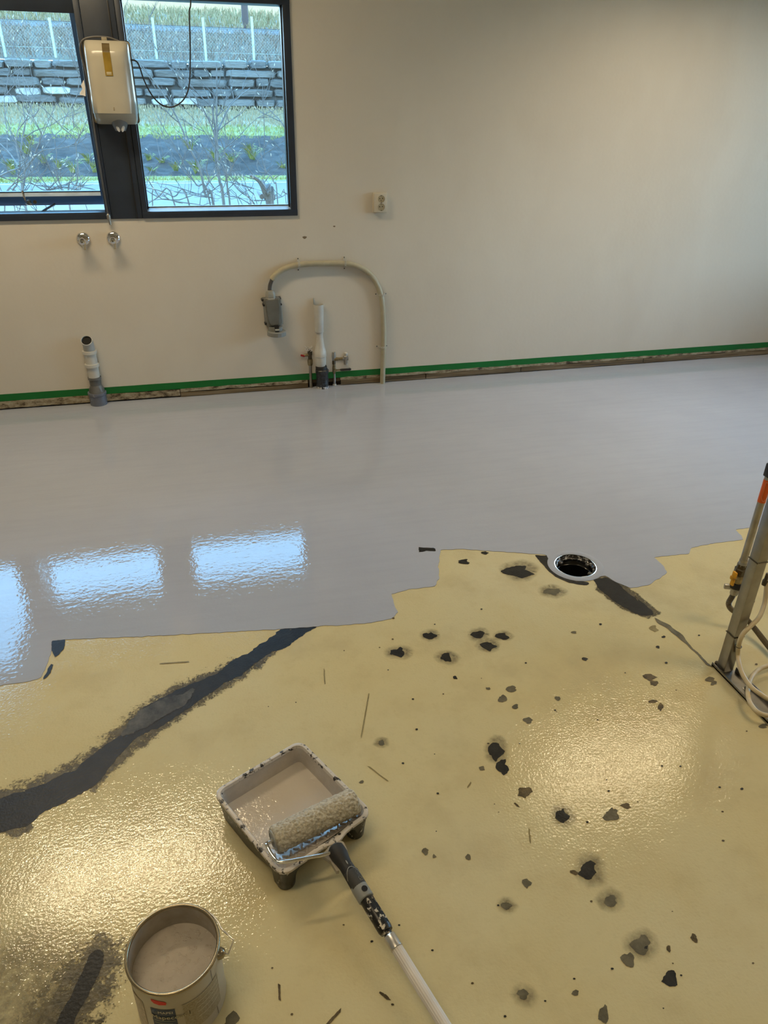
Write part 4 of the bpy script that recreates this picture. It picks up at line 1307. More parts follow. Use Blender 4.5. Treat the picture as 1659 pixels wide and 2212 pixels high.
bm = BM()
r_in = rrect(hu - 0.006, hv - 0.006, 0.020); r_md = rrect(hu - 0.001, hv - 0.001, 0.023); r_out = rrect(hu + 0.004, hv + 0.004, 0.026)
m = min(len(r_in), len(r_out), len(r_md))


def even(loop, m):
    L = [Vector((p[0], p[1], 0)) for p in loop] + [Vector((loop[0][0], loop[0][1], 0))]
    tot = sum((b - a).length for a, b in zip(L[:-1], L[1:]))
    out = []; acc = 0; k = 0
    for i in range(m):
        d = tot * i / m
        while acc + (L[k + 1] - L[k]).length < d: acc += (L[k + 1] - L[k]).length; k += 1
        out.append(L[k].lerp(L[k + 1], (d - acc) / max(1e-9, (L[k + 1] - L[k]).length)))
    return [(p.x, p.y) for p in out]


m = 120
loops = [(even(rrect(hu - 0.007, hv - 0.007, 0.019), m), RZ_ - 0.006), (even(rrect(hu - 0.004, hv - 0.004, 0.021), m), RZ_ + 0.0005), (even(rrect(hu + 0.001, hv + 0.001, 0.024), m), RZ_ + 0.0015), (even(rrect(hu + 0.005, hv + 0.005, 0.027), m), RZ_ - 0.001), (even(rrect(hu + 0.0055, hv + 0.0055, 0.027), m), RZ_ - 0.007)]
rows = []
for li, (lp, z) in enumerate(loops):
    rows.append([bm.verts.new(tp(p[0], p[1] + (bulge(*p) if li >= 1 else 0), z)) for p in lp])
for a, b in zip(rows[:-1], rows[1:]):
    for k in range(m):
        bm.faces.new((a[k], a[(k + 1) % m], b[(k + 1) % m], b[k]))
bmesh.ops.recalc_face_normals(bm, faces=bm.faces)
obj('rim', bm, TRAY_RIM, t, smooth=50)
# outer skirt with the arch between the two legs
bm = BM()
lp0 = even(rrect(hu + 0.0035, hv + 0.0035, 0.026), m); lp1 = even(rrect(hu - 0.005, hv - 0.005, 0.022), m)
top = [bm.verts.new(tp(p[0], p[1] + bulge(*p), RZ_ - 0.003)) for p in lp0]


def skirt_z(u, v):
    if v > hv - 0.05:                            # handle end: legs at the corners, arch between
        a = abs(u) / hu
        if v > hv - 0.02:
            return 0.002 if a > 0.80 else (0.002 + (0.052 - 0.002) * min(1, (0.80 - a) / 0.16) if a > 0.5 else 0.054)
        return 0.002
    if v < -0.02: return 0.002
    return 0.002 + 0.036 * max(0, (v + 0.02) / (hv - 0.03)) ** 1.2


bot = [bm.verts.new(tp(q[0], q[1], skirt_z(*q))) for q in lp1]
for k in range(m):
    bm.faces.new((top[k], bot[k], bot[(k + 1) % m], top[(k + 1) % m]))
for s in (-1, 1):                               # solid rounded legs
    a = tp(s * (hu - 0.025), hv - 0.026, 0)
    ls = [(0.019, 0.0), (0.021, 0.003), (0.0235, 0.03), (0.024, 0.046)]
    add_lathe(bm, ls, a, (0, 0, 1), 20)
bmesh.ops.recalc_face_normals(bm, faces=bm.faces)
obj('outer_shell', bm, TRAY_OUT, t, smooth=50)
# liquid
bm = BM()
LZ = 0.030
lvmax = -0.02 + (LZ - 0.008) / 0.052 * (hv + 0.008)
lvs = [(-hu + 0.009, -hv + 0.009), (hu - 0.009, -hv + 0.009)]
fill_poly(bm, [[(tp(u, v, 0).x, tp(u, v, 0).y) for u, v in [(-hu + 0.012, -hv + 0.009), (hu - 0.012, -hv + 0.009), (hu - 0.009, -hv + 0.012), (hu - 0.009, lvmax + .004), (hu * 0.4, lvmax + 0.002), (-hu * 0.3, lvmax - 0.003), (-hu + 0.009, lvmax + .003), (-hu + 0.009, -hv + 0.012)]]], LZ)
tag(obj('wet_paint', bm, PAINT, t, smooth=0), 'pool of glossy grey-beige paint')
# raised chevrons on the ramp
bm = BM()
for iu in range(7):
    for iv in range(5):
        u = -hu + 0.035 + iu * 0.030; v = 0.030 + iv * 0.021
        if v > hv - 0.022: continue
        for s in (-1, 1):
            p0 = tp(u + s * 0.003, v - 0.008, tray_floor(v - 0.008) + 0.0008); p1 = tp(u + s * 0.0125, v + 0.006, tray_floor(v + 0.006) + 0.0008)
            add_tube(bm, [p0, p0.lerp(p1, .1), p0.lerp(p1, .9), p1], [0.001, 0.0028, 0.0028, 0.001], 6)
obj('ramp_ridges', bm, TRAY_IN, t)

# ------------------------------------------------------------------ roller on its pole
RLZ = 0.092
E0, E1 = F(592, 1815, 0.090), F(768, 1729, 0.094)
axr = (E1 - E0).normalized()
RR = 0.031
t = thing('paint_roller', (E0.x, E0.y, 0.05), 'long-poled paint roller with a nubbly beige sleeve lying in the tray', 'paint roller')
kn = NT('roller_nap')
kn.color(kn.ramp(kn.noise(150, 3), [(0.3, (0.30, 0.275, 0.21)), (0.62, (0.56, 0.53, 0.44))])).set(Roughness=0.75)
kn.normal(kn.bump(kn.noise(330, 2), 0.0015))
bm = BM()
n_, b_ = frame_of(axr)
Lr = (E1 - E0).length
na, ns = 150, 110
rows = []
for i in range(na + 1):
    h = Lr * i / na
    endf = min(1.0, min(h, Lr - h) / 0.012 + 0.0)
    rb = RR * (0.86 + 0.14 * math.sqrt(max(0, min(1, endf))))
    row = []
    for k in range(ns):
        a = 2 * PI * k / ns
        d = n_ * math.cos(a) + b_ * math.sin(a)
        p = E0 + axr * h + d * rb
        q = mnoise.noise(p * 190) * 0.0024 + mnoise.noise(p * 420) * 0.0009
        row.append(bm.verts.new(p + d * q + axr * mnoise.noise(p * 260 + Vector((5, 5, 5))) * 0.0012))
    rows.append(row)
for i in range(na):
    for k in range(ns):
        k2 = (k + 1) % ns
        bm.faces.new((rows[i][k], rows[i][k2], rows[i + 1][k2], rows[i + 1][k]))
bm.faces.new(list(reversed(rows[0]))); bm.faces.new(rows[-1])
obj('sleeve', bm, kn.m, t, smooth=180)
bm = BM(); add_lathe(bm, [(0.024, 0.0), (0.024, 0.003), (0.019, 0.0045), (0.017, 0.002), (0.006, 0.002), (0.006, 0.007)], E0, -axr, 28, False, True); obj('end_cap', bm, GREY_LT, t)
GZ = 0.100
wire = [E0 - axr * 0.004, E0 - axr * 0.012, E0 - axr * 0.019 + Vector((0, 0, 0.002)), F(576, 1826, 0.096), F(584, 1842, 0.098), F(594, 1856, GZ), F(600, 1861, GZ), F(609, 1862, GZ), F(630, 1859, GZ), F(690, 1848, GZ), F(716, 1842, GZ - .002), F(730, 1842, GZ - 0.004)]
bm = BM(); add_tube(bm, smooth_path(wire, 6), 0.0040, 10); obj('wire_frame', bm, CHROME, t)
# handle, thread and pole share one axis
G0 = F(727, 1838, 0.093); G9 = F(951, 2200, 0.047)
ad = (G9 - G0).normalized()
gp = lambda s: G0 + ad * s
slen = lambda px_, py_: min(((F(px_, py_, G0.z + (G9.z - G0.z) * k / 400) - (G0 + (G9 - G0) * (k / 400))).length, (G9 - G0).length * k / 400) for k in range(0, 401))[1]
s_tip, s_col, s_thr, s_fer, s_pole = slen(776, 1925), slen(789, 1946), slen(826, 2018), slen(822, 2020), slen(846, 2056)
hin = Vector((0, 0, 1))
bm = BM()
add_lathe(bm, [(0.012, -0.012), (0.0185, -0.006), (0.0195, 0.004), (0.0195, 0.014), (0.0165, 0.028), (0.0150, 0.040), (0.0155, 0.055), (0.0165, 0.085), (0.0170, s_tip), (0.0165, s_col - 0.002)], G0, ad, 28, hint=hin)
obj('grip', bm, BLACKM, t)
# pale head plate at the top of the grip
bm = BM()
hw_ = [(-0.034, -0.010), (-0.010, -0.019), (0.022, -0.020), (0.028, -0.012), (0.026, 0.006), (0.017, 0.030), (0.010, 0.022), (0.006, 0.004), (-0.006, 0.0), (-0.014, 0.012), (-0.018, 0.040), (-0.024, 0.038), (-0.024, 0.012)]
n_, b_ = frame_of(ad, hin)
sd = b_ if b_.x > 0 else -b_
pl = []
for (u, s) in hw_: pl.append(gp(s) + sd * u * 0.92 - n_ * 0.004)
add_prism(bm, pl, -n_ * 0.012)
obj('grip_collar', bm, M('warm_grey_plastic', (0.36, 0.33, 0.28), 0.4), t, smooth=0)
# inlaid darker grip pad with its pale outline
bm = BM()
pad = []


def on_grip(s, a, r):
    return gp(s) + (n_ * math.cos(a) + sd * math.sin(a)) * r


ns_, na_ = 14, 8
s0, s1 = 0.058, s_tip - 0.004
rows = [[bm.verts.new(on_grip(s0 + (s1 - s0) * i / ns_, -1.15 + 2.3 * k / na_, 0.0178 if i not in (0, ns_) else 0.0166)) for k in range(na_ + 1)] for i in range(ns_ + 1)]
for i in range(ns_):
    for k in range(na_): bm.faces.new((rows[i][k], rows[i][k + 1], rows[i + 1][k + 1], rows[i + 1][k]))
bmesh.ops.recalc_face_normals(bm, faces=bm.faces)
gpad = obj('grip_pad', bm, M('charcoal_pad', (0.035, 0.035, 0.032), 0.65), t, smooth=60)
bm = BM()
arc = [on_grip(s0 - 0.004 + 0.022 * (1 - math.cos((k - 7) / 7 * 1.25)) / 0.7, -1.15 + 2.3 * k / 14, 0.0174) for k in range(15)]
add_tube(bm, arc, 0.0008, 5)
q = [on_grip(0.036 + 0.0035 * k, 0.05, 0.0156) for k in range(4)]
add_tube(bm, q, [0.0004, 0.0014, 0.0014, 0.0004], 6)
obj('pale_line', bm, GREY_LT, t)
bm = BM(); add_lathe(bm, [(0.0172, s_tip - 0.012), (0.0178, s_tip - 0.006), (0.0178, s_col - 0.002), (0.016, s_col)], G0, ad, 28, hint=hin); obj('hanging_collar', bm, GREY_PL, t)
bm = BM(); add_lathe(bm, [(0.0066, 0.0), (0.0066, 0.0014)], on_grip((s_tip + s_col) / 2 - 0.004, 0.15, 0.0172), (n_ * math.cos(.15) + sd * math.sin(.15)), 16); obj('hanging_hole', bm, HOLE, t)
bm = BM(); add_lathe(bm, [(0.0140, s_col - 0.003), (0.0150, s_col), (0.0152, s_col + 0.02), (0.0156, s_thr - 0.006), (0.0140, s_thr)], G0, ad, 24, hint=hin)
for k in range(7):                              # moulded ribs
    a = -0.2 + k * 0.18
    add_tube(bm, [on_grip(s_col + 0.004, a, 0.0152), on_grip(s_thr - 0.012, a, 0.0156)], 0.0007, 5)
obj('splashed_tip', bm, THREAD, t)
bm = BM(); add_lathe(bm, [(0.0095, s_thr - 0.004), (0.0095, s_thr + 0.014)], G0, ad, 16, hint=hin); obj('threaded_stub', bm, THREAD, t)
bm = BM(); add_lathe(bm, [(0.0120, s_thr + 0.009), (0.0134, s_thr + 0.011), (0.0134, s_pole), (0.0124, s_pole + 0.001)], G0, ad, 28, hint=hin); obj('ferrule', bm, M('aluminium_ferrule', (0.62, 0.60, 0.57), 0.3, 0.9), t)
bm = BM()
ends = (G0.z - 0.016) / -ad.z
rings = []
for s in (s_pole - 0.002, ends):
    ring = []
    for k in range(64):
        a = 2 * PI * k / 64
        r = 0.0122 if (k // 2) % 2 else 0.0117
        ring.append(bm.verts.new(gp(s) + (n_ * math.cos(a) + sd * math.sin(a)) * r))
    rings.append(ring)
for k in range(64): bm.faces.new((rings[0][k], rings[0][(k + 1) % 64], rings[1][(k + 1) % 64], rings[1][k]))
bm.faces.new(rings[1])
bmesh.ops.recalc_face_normals(bm, faces=bm.faces)
tag(obj('pole', bm, M('white_fluted_pole', (0.66, 0.63, 0.59), 0.35, var=0.03), t, smooth=0), 'white fluted extension pole')


def text_mesh(s, size, fn, depth=0.0):
    cu = bpy.data.curves.new('lettering', 'FONT')
    cu.body = s; cu.size = size; cu.resolution_u = 3
    o = bpy.data.objects.new('lettering', cu)
    COL.objects.link(o)
    dg = bpy.context.evaluated_depsgraph_get()
    me = o.evaluated_get(dg).to_mesh()
    bm = BM()
    bm.from_mesh(me)
    o.evaluated_get(dg).to_mesh_clear()
    bpy.data.objects.remove(o); bpy.data.curves.remove(cu)
    bmesh.ops.triangulate(bm, faces=bm.faces)
    for v in bm.verts: v.co = fn(v.co.x, v.co.y)
    return bm


# moulded word on the pad, reading up the handle
s_l = s_tip - 0.012
bm = text_mesh('NOOOS', 0.0095, lambda x, y: on_grip(s_l - 0.010 - x, 0.30 + (y / 0.0178), 0.0181))
bmesh.ops.recalc_face_normals(bm, faces=bm.faces)
obj('lettering', bm, M('embossed_grey', (0.10, 0.10, 0.095), 0.5), gpad, smooth=0)
bm = BM()
sq = [(0, 0), (0.0085, 0), (0.0085, 0.0085), (0, 0.0085)]
lp = [on_grip(s_l - x, 0.28 + y / 0.0178, 0.0181) for x, y in sq + [sq[0]]]
add_tube(bm, lp, 0.0007, 4)
add_tube(bm, [on_grip(s_l - x, 0.28 + y / 0.0178, 0.0181) for x, y in ((0.0, 0.0045), (0.004, 0.002), (0.0045, 0.0065), (0.0085, 0.004))], 0.0009, 4)
obj('emblem', bm, M('emblem_grey', (0.22, 0.22, 0.20), 0.5), gpad)

# ------------------------------------------------------------------ paint bucket
BH = 0.165
bc = Vector((-0.1552, 0.8782, 0)); BR = 0.0863
bb = BR * 0.965
t = thing('paint_bucket', bc, 'open white paint bucket half full of beige paint, with a blue label', 'bucket')
rad_at = lambda z: bb + (BR - 0.003 - bb) * z / BH
BUCKET = M('bucket_lacquer', (0.44, 0.40, 0.315), 0.32, var=0.03)
bm = BM(); add_lathe(bm, [(bb - 0.004, 0.002), (bb, 0.0), (bb + 0.001, 0.004), (rad_at(0.01), 0.01), (rad_at(BH - 0.008), BH - 0.008)], bc, (0, 0, 1), 72, True, False); obj('body', bm, BUCKET, t, smooth=50)
kin = NT('bucket_inside')
kin.color(kin.ramp(kin.noise(25, 4), [(0.3, (0.30, 0.26, 0.21)), (0.7, (0.42, 0.38, 0.32))])).set(Roughness=0.2)
bm = BM(); add_lathe(bm, [(BR - 0.006, BH - 0.004), (rad_at(0.06) - 0.002, 0.06)], bc, (0, 0, 1), 72, False, False); bmesh.ops.reverse_faces(bm, faces=bm.faces); obj('inner_wall', bm, kin.m, t, smooth=60)
bm = BM(); rm = [(BR - 0.0065, BH - 0.006), (BR - 0.0062, BH - 0.002), (BR - 0.0045, BH), (BR - 0.002, BH + 0.0005), (BR, BH - 0.001), (BR + 0.0005, BH - 0.004), (BR - 0.002, BH - 0.008)]
add_lathe(bm, rm, bc, (0, 0, 1), 72, False, False); obj('rolled_rim', bm, M('rim_metal', (0.33, 0.28, 0.19), 0.25, 0.85), t, smooth=60)
PL = 0.108
bm = BM(); fill_poly(bm, [[(bc.x + (rad_at(PL) - 0.0022) * math.cos(2 * PI * k / 64), bc.y + (rad_at(PL) - 0.0022) * math.sin(2 * PI * k / 64)) for k in range(64)]], PL)
tag(obj('paint', bm, PAINT_B, t, smooth=0), 'bubbly beige paint')


def on_can(a, z, off=0.0006):
    r = rad_at(z) + off
    return Vector((bc.x + r * math.cos(a), bc.y + r * math.sin(a), z))


def can_patch(bm, a0, a1, z0, z1, off=0.0006, n=14):
    rows = [[bm.verts.new(on_can(a0 + (a1 - a0) * i / n, z, off)) for i in range(n + 1)] for z in (z0, z1)]
    for i in range(n): bm.faces.new((rows[0][i], rows[0][i + 1], rows[1][i + 1], rows[1][i]))


def ang(px_, py_):                              # angle and height on the can under a pixel
    best = None
    for k in range(720):
        a = -PI + 2 * PI * k / 720
        for j in range(0, 60):
            z = BH * j / 60
            p = on_can(a, z)
            d = ROT.transposed() @ (p - Vector((0, 0, CAMH)))
            q = (IW / 2 + d.x * FPX / -d.z - px_) ** 2 + (IH / 2 - d.y * FPX / -d.z - py_) ** 2
            if (Vector((0, 0, CAMH)) - p).dot(Vector((math.cos(a), math.sin(a), 0))) > 0 and (best is None or q < best[0]): best = (q, a, z)
    return best[1], best[2]


a_l, z_l = ang(324, 2174); a_r, z_r = ang(378, 2181)
zt_ = (z_l + z_r) / 2
bm = BM(); can_patch(bm, a_l, a_r, 0.012, zt_); blue = obj('blue_label', bm, M('blue_print', (0.010, 0.034, 0.095), 0.45, var=0.1), t, smooth=60)
W_a = a_r - a_l
sz = 0.0115
xw = lambda a0, zb_: (lambda x, y: on_can(a0 + x / (bb + 0.002), zb_ + y, 0.0012))
bm = text_mesh('MAPEI', 0.0105, xw(a_l + W_a * 0.30, zt_ - 0.0135)); bmesh.ops.recalc_face_normals(bm, faces=bm.faces); obj('lettering', bm, M('print_cream', (0.62, 0.58, 0.45), 0.4), blue, smooth=0)
bm = BM()
for r0 in (0.0042, 0.0028, 0.0014):
    add_tube(bm, [on_can(a_l + W_a * 0.14 + r0 * math.cos(q) / bb, zt_ - 0.009 + r0 * math.sin(q), 0.001) for q in [2 * PI * k / 12 for k in range(13)]], 0.0004, 4)
obj('emblem', bm, M('emblem_pale_blue', (0.12, 0.16, 0.22), 0.4), blue)
bm = text_mesh('Mapecoat I', 0.0165, xw(a_l - 0.01, zt_ - 0.031)); bmesh.ops.recalc_face_normals(bm, faces=bm.faces); obj('lettering', bm, M('print_black', (0.012, 0.010, 0.008), 0.4), blue, smooth=0)
bm = text_mesh('Mapecoat', 0.0165, lambda x, y: on_can(a_l - 0.002 + x / (bb + 0.002), zt_ - 0.0306 + y, 0.0016)); bmesh.ops.recalc_face_normals(bm, faces=bm.faces); obj('lettering', bm, M('print_khaki', (0.52, 0.48, 0.32), 0.4), blue, smooth=0)
bm = BM()
for k in range(6):
    can_patch(bm, a_l + 0.04, a_l + W_a * (0.95 - 0.13 * k), zt_ - 0.040 - 0.008 * k, zt_ - 0.036 - 0.008 * k, 0.0009, 8)
obj('print_wave', bm, M('print_grey_blue', (0.10, 0.13, 0.14), 0.4), blue, smooth=60)
a0, z0 = ang(330, 2161); a1, z1 = ang(355, 2169)
bm = BM()
zm_ = (z0 + z1) / 2
a0 -= 0.05; a1 += 0.05
rp = [(a0, zm_ + 0.008), (a0 + .02, zm_ + 0.0085), ((a0 * .4 + a1 * .6), zm_ + 0.0055), (a1 - .02, zm_ + 0.003), (a1, zm_ - 0.001), (a1 - .02, zm_ - 0.007), ((a0 + a1) / 2, zm_ - 0.0075), (a0 + .06, zm_ - 0.004), (a0 + .01, zm_ + .002)]
mid = bm.verts.new(on_can((a0 + a1) / 2, zm_, 0.001))
rv = [bm.verts.new(on_can(a, z, 0.0007)) for a, z in rp]
for i in range(len(rv)): bm.faces.new((mid, rv[i], rv[(i + 1) % len(rv)]))
bmesh.ops.recalc_face_normals(bm, faces=bm.faces)
obj('red_sticker', bm, M('red_marker', (0.62, 0.006, 0.004), 0.5, var=0.03), t, smooth=0)
# printed panel to the right of the label
kp = NT('printed_text_block')
kp.color(kp.mix(kp.ramp(kp.noise(260, 4, 0.7, stretch=(1, 1, 2.2)), [(0.42, 0.0), (0.55, 1.0)]), (0.24, 0.20, 0.125), (0.37, 0.33, 0.235))).set(Roughness=0.35)
a2, a3 = a_r + 0.16, a_r + 1.12
bm = BM(); can_patch(bm, a2, a3, 0.03, zt_ + 0.004, 0.0006, 20); obj('text_panel', bm, kp.m, t, smooth=60)
bm = BM()
for z in (zt_ + 0.004, zt_ - 0.012, zt_ - 0.026, zt_ - 0.040, zt_ - 0.056):
    can_patch(bm, a2 + 0.3 * (z < zt_), a3, z - 0.0006, z + 0.0006, 0.0012, 20)
can_patch(bm, a3 - 0.012, a3 + 0.002, 0.03, zt_ + 0.004, 0.0012, 2)
obj('print_line', bm, M('print_white', (0.60, 0.56, 0.46), 0.4), t, smooth=60)
bm = BM(); can_patch(bm, a_r + 0.92, a_r + 0.935, zt_ + 0.006, BH - 0.012, 0.001, 2); obj('seam', bm, M('seam_dark', (0.05, 0.04, 0.025), 0.5), t, smooth=0)
bm = BM(); can_patch(bm, a_r + 0.94, a_r + 0.955, 0.005, 0.03, 0.001, 2); obj('seam', bm, M('seam_dark', (0.05, 0.04, 0.025), 0.5), t, smooth=0)
bm = BM(); can_patch(bm, a_l - 0.62, a_l - 0.2, 0.02, zt_ + 0.004, 0.0006, 12); obj('text_panel', bm, M('print_faded', (0.40, 0.33, 0.25), 0.4, var=0.15, scale=160), t, smooth=60)
# ear and wire handle
ae, zed = ang(476, 2076)
zed = BH - 0.024
ed = Vector((math.cos(ae), math.sin(ae), 0))
tn = Vector((-ed.y, ed.x, 0))
pe = on_can(ae, zed, 0.0)
bm = BM(); add_lathe(bm, [(0.011, -0.002), (0.011, 0.003), (0.0085, 0.009), (0.004, 0.012)], pe, ed, 18); add_box(bm, pe - Vector((0.006, 0.006, 0.014)), pe + Vector((0.006, 0.006, 0.002)), 0.003); obj('handle_ear', bm, M('ear_steel', (0.36, 0.32, 0.24), 0.25, 0.9), t)
hw1 = [pe + ed * 0.010, pe + ed * 0.018 - tn * 0.002, pe + ed * 0.026 + tn * 0.018 + Vector((0, 0, 0.012)), pe + ed * 0.004 + tn * 0.034 + Vector((0, 0, 0.016))]
RB = BR + 0.005
aa = math.atan2(hw1[-1].y - bc.y, hw1[-1].x - bc.x)
hb = [Vector((bc.x + RB * math.cos(aa + (PI - 0.9) * k / 24), bc.y + RB * math.sin(aa + (PI - 0.9) * k / 24), BH - 0.010 - 0.006 * math.sin(PI * k / 24))) for k in range(1, 25)]
bm = BM(); add_tube(bm, hw1 + hb, 0.0016, 8); obj('wire_handle', bm, M('handle_wire', (0.50, 0.48, 0.44), 0.3, 0.9), t)

# ------------------------------------------------------------------ outdoors, seen through the windows
RDZ = -0.7
Y_ROAD = F(300, 393, RDZ).y
zat = lambda py, y, px=300: Wp(px, py, y).z
Y1 = Y_ROAD + 1.0
YS = Y1 + 0.3
z_s0 = zat(381, YS)
Y2 = YS + 2.6; z2_ = zat(292, Y2)
Y3 = Y2 + 0.7; z3_ = zat(272, Y3)
YW = Y3 + 3.2; zw0 = zat(228, YW); zw1 = zat(129, YW)
Y5 = YW + 5.0; z5_ = zat(63, Y5)
Y6 = Y5 + 14.0; z6_ = zat(24, Y6)
XL, XR = -26.0, 22.0


def terrain(name, prof, mat, amp, nx=90, per=6, freq=1.3, label=None):
    bm = BM()
    rows = []
    for (ya, za), (yb, zb_) in zip(prof[:-1], prof[1:]):
        for k in range(per):
            rows.append((ya + (yb - ya) * k / per, za + (zb_ - za) * k / per))
    rows.append(prof[-1])
    g = []
    for i, (y, z) in enumerate(rows):
        edge_ = 0.0 if i in (0, len(rows) - 1) else 1.0
        g.append([bm.verts.new((XL + (XR - XL) * j / nx, y, z + edge_ * amp * (mnoise.noise(Vector((j * 0.53 * freq, y * freq, 1.0))) + 0.5 * mnoise.noise(Vector((j * 1.7 * freq, y * 3 * freq, 4.0)))))) for j in range(nx + 1)])
    for a, b in zip(g[:-1], g[1:]):
        for j in range(nx): bm.faces.new((a[j], a[j + 1], b[j + 1], b[j]))
    o = obj(name, bm, mat, None, smooth=60)
    o['kind'] = 'structure'
    return o


def ground_mat(name, stops, scale, stretch=None, rough=0.9, scale2=None):
    k = NT(name)
    a = k.noise(scale, 5, 0.7, stretch=stretch)
    b = k.noise(scale2 or scale * 0.15, 3, 0.6)
    stops = [(p, tuple(v * 0.74 for v in c)) for p, c in stops]
    f = k.math('ADD', k.math('MULTIPLY', a, 0.65), k.math('MULTIPLY', b, 0.35))
    k.color(k.ramp(f, stops)).set(Roughness=rough)
    return k.m


ASPH = ground_mat('asphalt', [(0.35, (0.095, 0.088, 0.075)), (0.65, (0.145, 0.132, 0.113))], 3.0, (0.15, 1, 1), 0.6)
GR_DULL = ground_mat('dull_grass', [(0.35, (0.14, 0.12, 0.065)), (0.5, (0.22, 0.18, 0.095)), (0.68, (0.31, 0.245, 0.14))], 6.0)
GR_LIVE = ground_mat('live_grass', [(0.35, (0.13, 0.145, 0.05)), (0.5, (0.20, 0.20, 0.065)), (0.66, (0.34, 0.26, 0.10))], 5.0)
BRUSH = ground_mat('brush_bank', [(0.35, (0.05, 0.038, 0.028)), (0.5, (0.11, 0.085, 0.058)), (0.62, (0.13, 0.115, 0.055)), (0.7, (0.20, 0.155, 0.10))], 7.0)
RUBBLE = ground_mat('dark_rubble', [(0.33, (0.012, 0.010, 0.008)), (0.48, (0.038, 0.031, 0.027)), (0.66, (0.090, 0.073, 0.060))], 4.0, (0.3, 1, 2.2))
EARTH = ground_mat('orange_earth', [(0.35, (0.34, 0.14, 0.035)), (0.7, (0.46, 0.21, 0.06))], 3.0)
terrain('ground_apron', [(D + WT + 0.02, RDZ - 0.05), (9.0, RDZ - 0.1), (12.0, RDZ - 0.02)], GR_DULL, 0.04, 60, 4)
bm = BM(); add_box(bm, (XL, 12.0, RDZ - 0.2), (XR, Y_ROAD, RDZ)); tag(obj('road', bm, ASPH, smooth=0), kind='structure')
LINE = M('road_paint', (0.30, 0.31, 0.30), 0.7)
bm = BM(); add_box(bm, (XL, Y_ROAD - 0.55, RDZ), (XR, Y_ROAD - 0.38, RDZ + 0.006)); tag(obj('road_line', bm, LINE, smooth=0), kind='structure')
terrain('verge', [(Y_ROAD, RDZ), (Y1, z_s0 - 0.05), (YS, z_s0)], GR_LIVE, 0.05)
terrain('rubble_slope', [(YS, z_s0), (Y2, z2_)], RUBBLE, 0.22, 200, 26, 2.2)
terrain('grass_ledge', [(Y2, z2_), (Y3, z3_)], GR_LIVE, 0.06)
terrain('grass_slope', [(Y3, z3_), (YW + 0.4, zw0 - 0.02)], GR_DULL, 0.08)
terrain('brush_bank', [(YW + 0.25, zw1 - 0.08), (YW + 1.0, zw1 + 0.1), (Y5, z5_)], BRUSH, 0.12)
terrain('upper_bank', [(Y5 + 0.02, z5_ - 0.1), (Y5 + 0.6, z5_ + 0.05), (Y6, z6_)], BRUSH, 0.25)
terrain('earth_bank', [(Y6, z6_ - 0.1), (Y6 + 8, z6_ + 1.6), (Y6 + 20, z6_ + 2.6)], EARTH, 0.3, 40)
bm = BM(); add_box(bm, (RX1 + WT + 0.05, -14, RDZ - 0.25), (40, D + WT, RDZ - 0.05)); tag(obj('ground_side', bm, GR_DULL, smooth=0), kind='structure')


def blades(name, n, region, h, w, mat, label, zf, cat, lean=0.5, curve=True):
    """a mass of thin grass blades or twigs"""
    vs, fs = [], []
    for i in range(n):
        x, y = region()
        z = zf(x, y)
        hh = h * random.uniform(0.5, 1.3)
        a = random.uniform(0, 6.28)
        dx, dy_ = math.cos(a) * hh * lean * random.random(), math.sin(a) * hh * lean * random.random()
        ww = w * random.uniform(0.6, 1.3)
        k = len(vs)
        vs += [(x - ww, y, z - 0.02), (x + ww, y, z - 0.02), (x + dx * .4 + ww * .7, y + dy_ * .4, z + hh * .6), (x + dx * .4 - ww * .7, y + dy_ * .4, z + hh * .6), (x + dx, y + dy_, z + hh)]
        fs += [(k, k + 1, k + 2, k + 3), (k + 3, k + 2, k + 4)]
    me = bpy.data.meshes.new(name)
    me.from_pydata(vs, [], fs)
    me.materials.append(mat)
    o = bpy.data.objects.new(name, me)
    COL.objects.link(o)
    return tag(o, label, cat, None, 'stuff')


def piece(prof):
    def zf(x, y):
        for (ya, za), (yb, zb_) in zip(prof[:-1], prof[1:]):
            if ya <= y <= yb: return za + (zb_ - za) * (y - ya) / (yb - ya)
        return prof[-1][1]
    return zf


def blade_mat(name, cols):
    k = NT(name)
    stops = [(i / max(1, len(cols) - 1) * 0.5 + 0.25, tuple(v * 0.74 for v in c)) for i, c in enumerate(cols)]
    k.color(k.ramp(k.noise(9.0, 2), stops)).set(Roughness=0.8)
    return k.m


B_DULL = blade_mat('dull_blades', [(0.15, 0.125, 0.06), (0.27, 0.21, 0.11), (0.40, 0.31, 0.18)])
B_LIVE = blade_mat('live_blades', [(0.14, 0.17, 0.04), (0.23, 0.24, 0.06), (0.42, 0.32, 0.10)])
B_BRUSH = blade_mat('brush_twigs', [(0.06, 0.04, 0.027), (0.19, 0.125, 0.085), (0.42, 0.31, 0.22)])
B_UP = blade_mat('upper_blades', [(0.11, 0.125, 0.04), (0.22, 0.175, 0.08), (0.38, 0.27, 0.15)])
XA, XB = -12.0, 8.5
blades('grass', 9000, lambda: (random.uniform(XA, XB), random.uniform(Y3, YW)), 0.10, 0.012, B_DULL, 'dull short grass on the slope below the stone wall', piece([(Y3, z3_), (YW, zw0)]), 'grass')
blades('grass', 5000, lambda: (random.uniform(XA, XB), random.uniform(Y2 - 0.25, Y3 + 0.1)), 0.08, 0.012, B_LIVE, 'bright green grass along the top of the dark rubble slope', piece([(YS, z_s0), (Y2, z2_), (Y3, z3_), (YW, zw0)]), 'grass', 0.9)
blades('grass', 4000, lambda: (random.uniform(XA, XB), random.uniform(Y_ROAD + 0.1, YS + 0.1)), 0.07, 0.012, B_LIVE, 'green verge grass beside the far edge of the road', piece([(Y_ROAD, RDZ), (Y1, z_s0 - 0.05), (YS + 1, z_s0)]), 'grass', 0.9)
